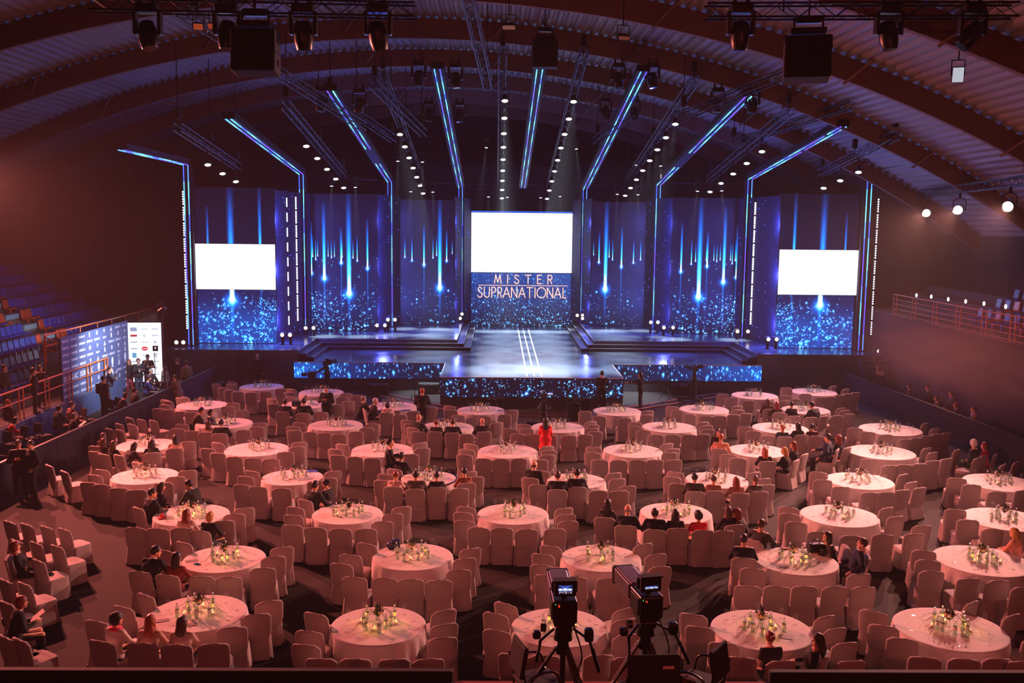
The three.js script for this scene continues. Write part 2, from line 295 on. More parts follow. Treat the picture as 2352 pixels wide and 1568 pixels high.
for (const s of [-1, 1]) {
  const f = thing('fascia_screen', `low strip screen of blue stars along the stage front, ${s < 0 ? 'left' : 'right'} of the runway`, 'screen', [s * 7.8, 0.5, -46.55]);
  part('screen_face', screenGeo(7.4, 0.76, s > 0).translate(0, 0.4, 0.02), LM.fascia, f); part('panel_housing', box(7.42, 0.8, 0.05, 0, 0.38, -0.02), MT.black, f);
}
{
  const f = thing('fascia_screen', 'strip screen of dense blue stars on the runway end facing the tables', 'screen', [0, 0.4, -42.25]);
  part('screen_face', new THREE.PlaneGeometry(8.16, 0.86).translate(0, 0.44, 0.02), LM.front, f); part('panel_housing', box(8.2, 0.9, 0.05, 0, 0.43, -0.02), MT.black, f);
}
struct('backdrop_drape', J(box(54, 12, 0.12, -4.5, 6, -66), box(14, 8.5, 0.1, -24.6, 4.2, -52), box(4.8, 9, 0.1, 19.9, 4.5, -52)), MT.drape).name = 'wall_drape';
// star cloth between the screen walls, with pin-prick lamps
const starDot = glow('#3a55ff', 3);
const PX = [3.95, 8.05, 12.5, 17.1], PZ = [-61.5, -58, -54, -48.5], PH = [10.3, 10.48, 10.7, 10.85], FH = [13.95, 13.1, 12.2, 10.97], FZ = [-37.6, -37.7, -39.7, -40.3];
for (const s of [-1, 1]) {
  [[3.35, -63.5, 4.3, -59.8], [7.6, -59.7, 8.6, -55.7], [12.35, -55.7, 13.05, -49.8]].forEach(([x0, z0, x1, z1], k) => {
    const t = thing('star_cloth', `dark ${s < 0 ? 'left' : 'right'} cloth panel pricked with tiny blue lamps, ${['next to stage centre', 'between the inner and middle screen walls', 'beside the outer screen wall'][k]}`, 'curtain');
    const a = [s * x0, 5.75, z0], b = [s * x1, 5.75, z1]; part('cloth', beam(a, b, 0.06, 7.9), MT.starCloth, t);
    const gs = []; for (let i = 0; i < 46; i++) { const u = rnd(), r = 0.016 + 0.012 * rnd(); gs.push(new THREE.IcosahedronGeometry(r, 0).translate(a[0] + (b[0] - a[0]) * u - s * 0.05, rr(2, 9.5), a[2] + (b[2] - a[2]) * u + 0.05)); }
    stuff(part('pin_lamps', J(gs), starDot, t));
  });
}
// portals: black upright and overhead arm, each with two colour-changing light strips
// light strips: six-colour run along the length, cut into short cells of one colour each
const STRIP = ['#3d58ff', '#55a4ff', '#66d4ff', '#5088ff', '#4c4cf8', '#6444f2', '#4c60fa', '#4f9cff', '#78e8f0', '#58b4ff'].map((c) => glow(c, 2.3));
function lightStrip(t, a, b, w, shift = 0) {
  const A = V(...a), D = V(...b).sub(A), n = Math.max(4, Math.round(D.length() / 0.8)), gs = [];
  for (let i = 0; i < n; i++) { const p = A.clone().addScaledVector(D, i / n), q = A.clone().addScaledVector(D, (i + 1) / n); gs.push(beam([p.x, p.y, p.z], [q.x, q.y, q.z], w, w).toNonIndexed()); }
  const g = mergeGeometries(gs, false); g.clearGroups(); const per = gs[0].attributes.position.count; for (let i = 0; i < n; i++) g.addGroup(i * per, per, (i + shift) % STRIP.length);
  part('light_strip', g, STRIP, t);
}
for (const s of [-1, 1]) PX.forEach((x, k) => {
  const X = s * x, t = thing('light_portal', `${s < 0 ? 'left' : 'right'} black portal with twin blue light strips, ${['beside the centre screen', 'second out from stage centre', 'third out from stage centre', 'at the outer stage end'][k]}`, 'light portal');
  part('upright', rbox(0.5, PH[k] - 1.8, 0.3, 0.02, X, 1.8 + (PH[k] - 1.8) / 2, PZ[k] - 0.18), MT.black, t);
  part('overhead_arm', beam([X, PH[k] + 0.16, PZ[k] + 0.1], [X, FH[k] + 0.16, FZ[k]], 0.5, 0.26), MT.black, t);
  for (const d of [-0.11, 0.11]) {
    lightStrip(t, [X + d, 1.85, PZ[k]], [X + d, PH[k], PZ[k]], 0.036, d < 0 ? 0 : 3);
    const P = (f) => [X + d, PH[k] + (FH[k] - PH[k]) * f, PZ[k] + 0.02 + (FZ[k] - PZ[k]) * f];
    if (k === 1) { lightStrip(t, P(0), P(0.28), 0.036, d < 0 ? 2 : 5); lightStrip(t, P(0.47), P(1), 0.036, d < 0 ? 2 : 5); }
    else if (k === 2 && s > 0) { lightStrip(t, P(0), P(d < 0 ? 0.86 : 0.6), 0.036, d < 0 ? 2 : 5); lightStrip(t, P(d < 0 ? 0.89 : 0.63), P(1), 0.036, d < 0 ? 2 : 5); }
    else lightStrip(t, P(0), P(1), 0.036, d < 0 ? 2 : 5);
  }
});
{
  const t = thing('light_portal', 'overhead black arm with twin blue light strips above the stage centre line', 'light portal');
  part('overhead_arm', beam([0, 10.5, -61.7], [0, 14.35, -37.8], 0.5, 0.26), MT.black, t);
  for (const d of [-0.11, 0.11]) lightStrip(t, [d, 10.35, -61.7], [d, 14.2, -37.8], 0.036, d < 0 ? 0 : 3);
}
// upright rows of round lamps and of short bars beside the portals
const dotMat = glow('#dfe4ff', 4), barMat = glow('#c8d2ff', 4);
function dotColumn(x, z, y0, y1, n, r, label) {
  const t = thing('lamp_column', label, 'stage light', [x, y0, z]); part('backing_rail', box(0.12, y1 - y0 + 0.2, 0.06, 0, (y1 - y0) / 2, -0.05), MT.black, t);
  const g = new THREE.OctahedronGeometry(r, 1), gs = []; for (let i = 0; i < n; i++) for (let k = 0; k < 6; k++) gs.push(g.clone().translate(0, (i + k * 0.152) * (y1 - y0) / n, 0)); stuff(part('lamp_dots', J(gs), dotMat, t));
}
function barColumn(x, z, y0, y1, n, label) {
  const t = thing('lamp_column', label, 'stage light', [x, y0, z]); part('backing_rail', box(0.12, y1 - y0 + 0.2, 0.06, 0, (y1 - y0) / 2, -0.05), MT.black, t);
  for (let i = 0; i < n; i++) { const L = (y1 - y0) / n * 0.62; part('light_bar', rbox(0.06, L, 0.05, 0.02, 0, (y1 - y0) / n * i + L / 2, 0), barMat, t); }
}
dotColumn(-17.28, -48.5, 2.7, 9.71, 9, 0.045, 'column of round white lamps outside the outer left portal');
dotColumn(17.6, -48.5, 2.7, 9.71, 9, 0.045, 'column of round white lamps outside the outer right portal');
dotColumn(-12.62, -53, 2.7, 9.58, 9, 0.055, 'column of round white lamps left of the third portal on the stage\'s left');
dotColumn(12.58, -53, 2.72, 9.55, 9, 0.055, 'column of round white lamps right of the third portal on the stage\'s right');
dotColumn(8.3, -57.5, 2.7, 9.45, 9, 0.055, 'column of round white lamps by the second portal on the stage\'s right');
dotColumn(-8.28, -57.5, 2.5, 9.5, 9, 0.05, 'column of round white lamps by the second portal on the stage\'s left');
barColumn(-12.78, -51.5, 2.58, 9.66, 9, 'column of short upright light bars on the left beside the outer screen wall');
barColumn(13.15, -51.5, 2.6, 9.75, 9, 'column of short upright light bars on the right beside the outer screen wall');
barColumn(8.5, -57, 2.55, 9.45, 9, 'column of short upright light bars by the second portal on stage right half');
// blue washes on the stage from the portals
const BLUE = new THREE.Color(0.1, 0.16, 1);
for (const s of [-1, 1]) {
  spot([s * 8.05, 9.6, -53.5], [s * 7.6, 1.3, -50.3], BLUE, 800, 0.2, 1, 3); spot([s * 12.5, 9.6, -51.5], [s * 12.3, 1.8, -49], BLUE, 600, 0.2, 1, 3); spot([s * 4.6, 9.3, -58.8], [s * 5.2, 1.8, -55.5], BLUE, 500, 0.25, 1, 3);
  for (const [x, z, I] of [[8.2, -55.4, 13], [12.75, -49.6, 13], [4.2, -60, 9]]) for (const y of [3, 5.6, 8.2]) { const p = new THREE.PointLight(new THREE.Color(0.1, 0.13, 1), 2.2 * I / EX, 0, 2); p.position.set(s * x, y, z); p.castShadow = true; p.shadow.radius = 12; p.name = 'column_glow'; scene.add(p); }
}
// ---------- rig: trusses, lamps, speakers ----------
function trussParts(t, a, b, w = 0.32, h = 0.32) {
  const A = V(...a), B = V(...b), d = B.clone().sub(A), L = d.length(), u = d.clone().normalize(), side = (Math.abs(u.y) > 0.95 ? V(1, 0, 0) : V(0, 1, 0)).cross(u).normalize(), up = u.clone().cross(side).normalize();
  const P = (f, i, j) => { const p = A.clone().addScaledVector(d, f).addScaledVector(side, i * w / 2).addScaledVector(up, j * h / 2); return [p.x, p.y, p.z]; };
  for (const [i, j] of [[-1, -1], [1, -1], [-1, 1], [1, 1]]) part('chord', bar(P(0, i, j), P(1, i, j), 0.026, 6), MT.darkMetal, t);
  const n = Math.max(2, Math.round(L / 0.42)), gs = [];
  for (let k = 0; k < n; k++) for (const s of [-1, 1]) {
    const f0 = k / n, f1 = (k + 1) / n, fl = k % 2 ? 1 : -1;
    gs.push(bar(P(f0, s, -fl), P(f1, s, fl), 0.011, 4), bar(P(f0, -fl, s), P(f1, fl, s), 0.011, 4));
  }
  stuff(part('lattice_brace', J(gs), MT.darkMetal, t));
}
function trussThing(label, a, b, hang = [0.1, 0.9], w, h) {
  const t = thing('lighting_truss', label, 'truss'); trussParts(t, a, b, w, h);
  for (const f of hang) { const x = a[0] + (b[0] - a[0]) * f, y = a[1] + (b[1] - a[1]) * f, z = a[2] + (b[2] - a[2]) * f, top = roofY(x) - 0.3; part('hanging_cable', bar([x, y, z], [x, top, z], 0.02, 5), MT.black, t); part('chain_hoist', rbox(0.2, 0.42, 0.2, 0.03, x, y + 0.55, z), MT.black, t); }
  return t;
}
// a par lamp: hook, yoke, can, glowing lens; built aiming down its own -y
const lensMat = glow('#fff6ee', 9), lensCool = glow('#eef4ff', 9), lensWarm = glow('#fff0e8', 14), lensDark = std('#20242c', 0.1, 0.2);
const canGeo = lathe([[0.02, 0.17], [0.1, 0.16], [0.125, 0.05], [0.14, -0.12], [0.155, -0.16], [0.145, -0.16], [0.13, -0.1]], 14);
const yokeGeo = J(tube([[-0.18, -0.02, 0], [-0.18, 0.25, 0], [0, 0.33, 0], [0.18, 0.25, 0], [0.18, -0.02, 0]], 0.013, 14, 5), rbox(0.07, 0.16, 0.05, 0.01, 0, 0.4, 0));
const lensGeo = new THREE.CircleGeometry(0.132, 18).rotateX(PI / 2).translate(0, -0.13, 0);
function parLamp(name, label, at, to, mat, I, angle, color, group, size = 1, hit = to) {
  const t = thing(name, label, 'stage light', at, 0, group);
  const d = V(...to).sub(V(...at)).normalize(), q = new THREE.Quaternion().setFromUnitVectors(V(0, -1, 0), d);
  const can = part('can', canGeo, MT.blackGloss, t); can.quaternion.copy(q); can.scale.setScalar(size);
  const le = part('lens', lensGeo, mat, can); le.castShadow = false;
  part('yoke', yokeGeo, MT.black, t).scale.setScalar(size);
  if (I) spot([at[0] + d.x * 0.25 * size, at[1] + d.y * 0.25 * size, at[2] + d.z * 0.25 * size], hit, color, I, angle, 0.9, 5);
  return t;
}
const WHITE = new THREE.Color(0.72, 0.84, 1.0);
const ROWS = [[1.65, -41.5, 13.4, -62.2, 9.83, 9, 'inner'], [6.2, -42.3, 12.6, -58.2, 9.97, 8, 'second'], [10, -42.2, 11.47, -52.2, 10.05, 5, 'third'], [14.2, -42, 10.62, -46.4, 10.09, 3, 'outer']];
const ORD = ['first', 'second', 'third', 'fourth', 'fifth', 'sixth', 'seventh', 'eighth', 'ninth', 'tenth', 'eleventh', 'twelfth', 'thirteenth', 'fourteenth', 'fifteenth', 'sixteenth', 'seventeenth', 'eighteenth', 'nineteenth', 'twentieth', 'twenty-first', 'twenty-second', 'twenty-third', 'twenty-fourth', 'twenty-fifth', 'twenty-sixth', 'twenty-seventh', 'twenty-eighth', 'twenty-ninth', 'thirtieth', 'thirty-first', 'thirty-second', 'thirty-third', 'thirty-fourth', 'thirty-fifth', 'thirty-sixth'];
for (const s of [-1, 1]) for (const [x, z0, y0, z1, y1, n, nm] of ROWS) {
  const X = s * x + (x < 2 ? (s < 0 ? 0.2 : 0.05) : 0), sd = s < 0 ? 'left' : 'right', sl = (y1 - y0) / (z1 - z0);
  trussThing(`sloping black truss carrying the ${nm} ${sd} row of white stage lamps`, [X, y0 + 0.75 + sl * 3.5, z0 + 3.5], [X, y1 + 0.75 - sl * 1, z1 - 1], [0.02, 0.5, 0.97], 0.3, 0.3);
  for (let k = 0; k < n; k++) {
    const f = k / (n - 1); if (s < 0 && nm === 'second' && k === 0) continue;
    const at = [X + (s < 0 ? 0.12 : -0.12), y0 + (y1 - y0) * f, z0 + (z1 - z0) * f];
    parLamp('stage_lamp', `white stage lamp, ${ORD[k]} from the front in the ${nm} ${sd} row`, at, [at[0] * 0.85, 1.3, at[2] + (at[1] - 1.3) * 0.55], lensMat, nm === 'inner' ? 1500 : nm === 'second' ? 900 : 0, 0.2, WHITE, undefined, 1, [at[0] * 0.8, 1.3, Math.min(-44.6, at[2] + 2)]);
  }
}
// moving heads with hard white beams on cross pipes over the back screens
const headGeo = lathe([[0.01, 0.2], [0.11, 0.18], [0.14, 0.06], [0.15, -0.1], [0.12, -0.24], [0.1, -0.25]], 14);
const headBase = J(rbox(0.34, 0.14, 0.24, 0.03, 0, 0.38, 0), rbox(0.06, 0.36, 0.14, 0.02, -0.19, 0.16, 0), rbox(0.06, 0.36, 0.14, 0.02, 0.19, 0.16, 0), rbox(0.06, 0.16, 0.05, 0.01, -0.1, 0.5, 0), rbox(0.06, 0.16, 0.05, 0.01, 0.1, 0.5, 0));
const headLens = new THREE.CircleGeometry(0.11, 16).rotateX(PI / 2).translate(0, -0.252, 0);
function movingHead(label, at, dir, on, size = 1, turn = 0) {
  const t = thing('moving_head', label, 'stage light', at, turn);
  part('base', headBase, MT.blackGloss, t).scale.setScalar(size);
  const hd = part('head', headGeo, MT.blackGloss, t); hd.scale.setScalar(size); hd.quaternion.setFromUnitVectors(V(0, -1, 0), V(...dir).normalize());
  part('lens', headLens, on ? lensCool : lensDark, hd).castShadow = false;
  if (on) { const d = V(...dir).normalize(); spot([at[0] + d.x * 0.3 * size, at[1] + d.y * 0.3 * size, at[2] + d.z * 0.3 * size], [at[0] + d.x * 8, at[1] + d.y * 8, at[2] + d.z * 8], new THREE.Color(0.8, 0.92, 1), on, 0.13, 1, 2); }
  return t;
}
{
  const H = [ // pixel of the lens, depth, drift of the beam
    [1118, 339, -59, -0.12, 'upper left of the big centre screen'], [1323, 342, -59, 0.1, 'upper right of the big centre screen'], [1122, 452, -62.4, -0.02, 'just above the centre screen, far left'], [1165, 453, -62.4, 0.04, 'just above the centre screen, inner left'], [1242, 454, -62.4, -0.02, 'just above the centre screen, inner right'], [1286, 451, -62.4, 0.03, 'just above the centre screen, far right'],
    [914, 370, -56, 0, 'high over the left inner screen, outer one'], [970, 372, -56, 0.04, 'high over the left inner screen, inner one'], [944, 440, -58.9, -0.03, 'low over the left inner screen, outer one'], [994, 441, -58.9, 0.04, 'low over the left inner screen, inner one'], [762, 427, -54.8, -0.01, 'over the left middle screen, outer one'], [816, 430, -54.8, 0.05, 'over the left middle screen, inner one'],
    [1418, 446, -58.9, -0.03, 'low over the right inner screen, inner one'], [1465, 447, -58.9, 0.02, 'low over the right inner screen, outer one'], [1603, 439, -54.8, -0.16, 'over the right middle screen, inner one'], [1657, 438, -54.8, 0.06, 'over the right middle screen, outer one'], [1462, 379, -56, -0.08, 'high over the right inner screen, inner one'], [1517, 381, -56, 0.02, 'high over the right inner screen, outer one']];
  H.forEach(([x, y, z, dr, w], i) => { const p = onCross(x, y, z); movingHead('small moving head with a white beam, ' + w, [p.x, p.y + 0.2, p.z], [dr, -1, 0.22], 1500, 0.85); });
  const pipes = [[-4.6, 4.6, 10.95, -62.5, 'black lighting pipe across the top of the centre screen'], [-8.2, -4.3, 10.85, -59, 'black lighting pipe over the left inner screen'], [4.3, 8.2, 10.85, -59, 'black lighting pipe over the right inner screen'], [-12.6, -8.4, 10.85, -54.9, 'black lighting pipe over the left middle screen'], [8.4, 12.6, 10.85, -54.9, 'black lighting pipe over the right middle screen']];
  for (const [a, b, y, z, l] of pipes) { const t = thing('lighting_pipe', l, 'pipe'); part('pipe', bar([a, y - 0.35, z], [b, y - 0.35, z], 0.03, 8), MT.black, t); for (const x of [a + 0.4, b - 0.4]) part('hanging_cable', bar([x, y - 0.35, z], [x, roofY(x) - 0.2, z], 0.012, 5), MT.black, t); }
}
// pairs of lamps along the stage floor
const eyeMat = glow('#fff8ee', 20), eyeDim = glow('#fff2e0', 8);
function floorLamps(label, px, z, k = 1) {
  const P = px.map(([x, y]) => onCross(x, y, z)), m = P[0].clone().add(P[P.length - 1]).multiplyScalar(0.5);
  const t = thing('floor_lamp_pair', label, 'stage light', [m.x, 1.8, z]);
  P.forEach((p) => { const x = p.x - m.x, y = p.y - 1.8; part('lamp_can', J(rbox(0.28, 0.26, 0.26, 0.06, x, y, -0.14), box(0.12, Math.max(0.05, y - 0.1), 0.12, x, (y - 0.1) / 2, -0.14)), MT.black, t); part('lens', new THREE.SphereGeometry(0.1, 12, 8).scale(1, 1, 0.35).translate(x, y, 0), k > 1 ? eyeMat : eyeDim, t); });
}
floorLamps('cluster of four starry floor lamps left of the centre screen', [[1043, 731], [1057, 731], [1047, 721], [1061, 721]], -60.9, 2);
floorLamps('front pair of bright floor lamps below the left second portal', [[866, 747], [884, 747]], -55.2, 2);
floorLamps('rear pair of bright floor lamps below the left second portal', [[891, 734], [907, 734]], -55.4, 2);
floorLamps('pair of floor lamps at the foot of the third portal, stage left half', [[702, 753], [720, 753]], -53.2);
floorLamps('pair of floor lamps beside the left outer screen wall', [[648, 769], [666, 769]], -49.3);
floorLamps('pair of white lamps at the far left end of the stage', [[405, 786], [421, 786]], -48);
floorLamps('front pair of floor lamps right of the centre screen', [[1338, 731], [1351, 731]], -60.9);
floorLamps('rear pair of floor lamps right of the centre screen', [[1326, 724], [1338, 724]], -61);
floorLamps('pair of floor lamps below the right second portal, one starry', [[1495, 740], [1511, 740]], -55.6, 2);
floorLamps('pair of dim floor lamps in front of the right middle screen', [[1525, 752], [1546, 752]], -54.8);
floorLamps('pair of dim floor lamps at the third portal on stage right half', [[1694, 761], [1718, 761]], -53.2);
floorLamps('pair of dim floor lamps beside the right outer screen wall', [[1765, 779], [1784, 779]], -49.2);
floorLamps('pair of small white lamps past the right end of the stage', [[2019, 806], [2034, 806]], -47.5);
// front trusses over the tables, with unlit moving heads and hung speakers
trussThing('black box truss across the upper left of the hall near the camera', [-10.8, 12.98, -22.5], [-3.5, 12.92, -22.5], [0.12, 0.5, 0.9], 0.36, 0.3);
trussThing('black box truss across the upper right of the hall near the camera', [3.1, 13.0, -22.5], [10.2, 13.12, -22.5], [0.25, 0.88], 0.36, 0.3);
[[340, -22.5, 'far left one under the upper left truss', [0.2, -1, 0.3]], [523, -22.5, 'one left of the hung speaker, upper left truss', [0, -1, 0.2]], [697, -22.5, 'one right of the hung speaker, upper left truss', [0.05, -1, -0.1]], [868, -22.5, 'last right one under the upper left truss', [0.15, -1, -0.2]], [1700, -22.5, 'first left one under the upper right truss', [0, -1, -0.1]], [2040, -22.5, 'one right of the hung speaker, upper right truss', [0.1, -1, 0.1]], [2232, -22.5, 'far right one, tilted, under the upper right truss', [-0.8, -1, 0]]].forEach(([x, z, w, d]) => { const p = onCross(x, 78, z); movingHead('large unlit black moving head, ' + w, [p.x, p.y, p.z], d, 0, 1.45); });
[[962, 178, 'left of the inner left overhead arm'], [1046, 182, 'right of the inner left overhead arm'], [1420, 182, 'left of the inner right overhead arm'], [1498, 182, 'right of the inner right overhead arm'], [1648, 238, 'left of the second right overhead arm'], [1728, 240, 'right of the second right overhead arm'], [738, 236, 'left of the second left overhead arm'], [826, 240, 'right of the second left overhead arm'], [985, 262, 'lower, beside the inner left overhead arm'], [1056, 264, 'lower right of the inner left overhead arm'], [1391, 256, 'lower left of the inner right overhead arm'], [1457, 258, 'lower, beside the inner right overhead arm']].forEach(([x, y, w]) => { const p = onCross(x, y, y > 245 ? -46 : -38); movingHead('unlit black moving head hung ' + w, [p.x, p.y, p.z], [rr(-0.2, 0.2), -1, 0.1], 0, 1.35); });
function hungSpeaker(label, px, z, w, h, n, turn) {
  const p = onCross(px[0], px[1], z), t = thing('hanging_speaker', label, 'speaker', [p.x, p.y, p.z], turn);
  for (let k = 0; k < n; k++) { const y = -h / n * (k + 0.5), c = part('cabinet', put(rbox(w, h / n - 0.02, 0.62, 0.04), 0, y, k * 0.05, -0.12 * k), MT.black, t); part('grille', rbox(w * 0.9, h / n * 0.8, 0.03, 0.01, 0, y, 0.31 + k * 0.05 + 0.02 * k), MT.drape, c); part('handle', box(0.03, 0.12, 0.2, w / 2 + 0.01, y, 0), MT.darkMetal, c); }
  part('flying_frame', J(rbox(w * 0.75, 0.12, 0.5, 0.02, 0, 0.1, 0), bar([-w * 0.3, 0.1, 0], [-w * 0.3, 0.42, 0], 0.025), bar([w * 0.3, 0.1, 0], [w * 0.3, 0.42, 0], 0.025), rbox(w * 0.55, 0.16, 0.25, 0.05, 0, 0.36, 0)), MT.darkMetal, t);
  part('hanging_cable', bar([0, 0.4, 0], [0, roofY(p.x) - p.y - 0.2, 0], 0.02, 5), MT.black, t); return t;
}
hungSpeaker('black twin-cabinet speaker hung from the upper left truss', [587, 68], -22, 0.98, 0.98, 2, 0);
hungSpeaker('black twin-cabinet speaker hung from the upper right truss', [1856, 84], -22, 1.02, 0.98, 2, -0.25);
{
  const t = hungSpeaker('black speaker hung above the stage centre arm', [1252, 92], -35, 0.9, 0.98, 1, 0);
  const g = onCross(1252, 92, -35), u = thing('lighting_truss', 'short upright black truss above the centre hung speaker', 'truss'); trussParts(u, [g.x, g.y + 0.5, g.z], [g.x + 0.02, roofY(0) - 0.9, g.z], 0.42, 0.42);
}
// dim sloping trusses further up, and hall floodlights
[[[-10.2, 13.8, -27], [-7.4, 12.2, -42], 'dark truss sloping back behind the upper left truss'], [[-8.6, 13.3, -40], [-6.6, 12.1, -47], 'dark truss high over the left of the stage, outer one'], [[-6.5, 13.5, -38], [-5.1, 12.3, -46], 'dark truss high over the left of the stage, inner one'], [[8.4, 13.4, -33], [5.4, 12.3, -38], 'dark truss sloping over the right inner stage'], [[4.4, 13.2, -44], [3.2, 12.2, -48], 'dark truss high over the right of the stage, inner one'], [[12.2, 12.9, -38], [9.3, 11.9, -46], 'dark truss high over the right of the stage, outer one'], [[-2.5, 14.4, -26], [-2.0, 13.2, -36], 'dark truss beside the last left moving head']].forEach(([a, b, l]) => trussThing(l, a, b, [0.05, 0.95], 0.3, 0.3));
function flood(label, px, z, w, h, mat, turn, tilt) {
  const p = onCross(px[0], px[1], z), t = thing('hall_floodlight', label, 'floodlight', [p.x, p.y, p.z], turn);
  const b = part('lamp_box', put(J(rbox(w, h, 0.14, 0.04, 0, 0, -0.1), box(w * 0.6, h * 0.5, 0.12, 0, 0, -0.2)), 0, 0, 0, tilt), MT.darkMetal, t); part('lamp_glass', put(rbox(w * 0.9, h * 0.9, 0.03, 0.01, 0, 0, -0.02), 0, 0, 0, tilt), mat, b);
  part('bracket', J(bar([-w * 0.55, 0, -0.1], [-w * 0.55, 0.4, -0.1], 0.015), bar([w * 0.55, 0, -0.1], [w * 0.55, 0.4, -0.1], 0.015), bar([-w * 0.55, 0.4, -0.1], [w * 0.55, 0.4, -0.1], 0.015), bar([0, 0.4, -0.1], [0, Math.max(0.6, roofY(p.x) - p.y - 0.1), -0.1], 0.02)), MT.darkMetal, t);
}
flood('bright white-faced floodlight hung under the right roof slope', [2201, 172], -26, 0.3, 0.42, glow('#cfd6e4', 0.75), -0.3, 0.2);
flood('small orange-faced floodlight hung left of the other, upper left', [455, 62], -27, 0.26, 0.18, glow('#c2502c', 0.55), 0.2, 0.5);
flood('small orange-faced floodlight hung nearer the left speaker', [484, 61], -27, 0.18, 0.16, glow('#c2502c', 0.5), -0.2, 0.5);
flood('pink-faced floodlight under the roof left of the centre truss', [1169, 64], -30, 0.4, 0.14, glow('#b06a62', 0.4), 0, 0.7);
flood('pink-faced floodlight under the roof right of the centre truss', [1434, 88], -30, 0.36, 0.12, glow('#a04c34', 0.35), 0.3, 0.7);
// red audience washes
AUDIENCE.slice(0, 3).forEach((a, i) => parLamp('audience_lamp', `bright red-rimmed audience lamp on the right wall, ${['nearest the camera', 'middle one', 'furthest from the camera'][i]}`, [a.at[0] + 0.2, a.at[1] + 0.1, a.at[2] - 0.1], [-8, 2, -8], lensWarm, 0, 0, 0, undefined, 1.35));
AUDIENCE.slice(3).forEach((a, i) => { const d = V(...a.to).sub(V(...a.at)).normalize(); parLamp('audience_lamp', `red audience lamp outside the picture, ${['over the right tables', 'over the left tables', 'over the left barrier', 'behind the camera, left', 'behind the camera, right'][i]}`, [a.at[0] - d.x * 0.4, a.at[1] - d.y * 0.4, a.at[2] - d.z * 0.4], a.to, lensWarm, 0, 0, 0, undefined, 1.3); });
{
  const t = trussThing('dark truss along the right wall carrying the red audience lamps', [15.5, 9.75, -30], [19.2, 9.75, -48], [0.1, 0.9], 0.3, 0.3);
}
// ---------- banquet tables, chairs and what stands on the tables ----------
MT.cloth = std('#cbc5c1', 0.85, 0, { bumpMap: creases, bumpScale: 0.003 });
MT.cover = std('#a59a97', 0.88, 0, { bumpMap: creases, bumpScale: 0.003 });
const ROWNAME = { A: 'nearest row', B: 'second row', C: 'third row', D: 'fourth row', E: 'fifth row', F: 'sixth row', G: 'seventh row', H: 'eighth row' };
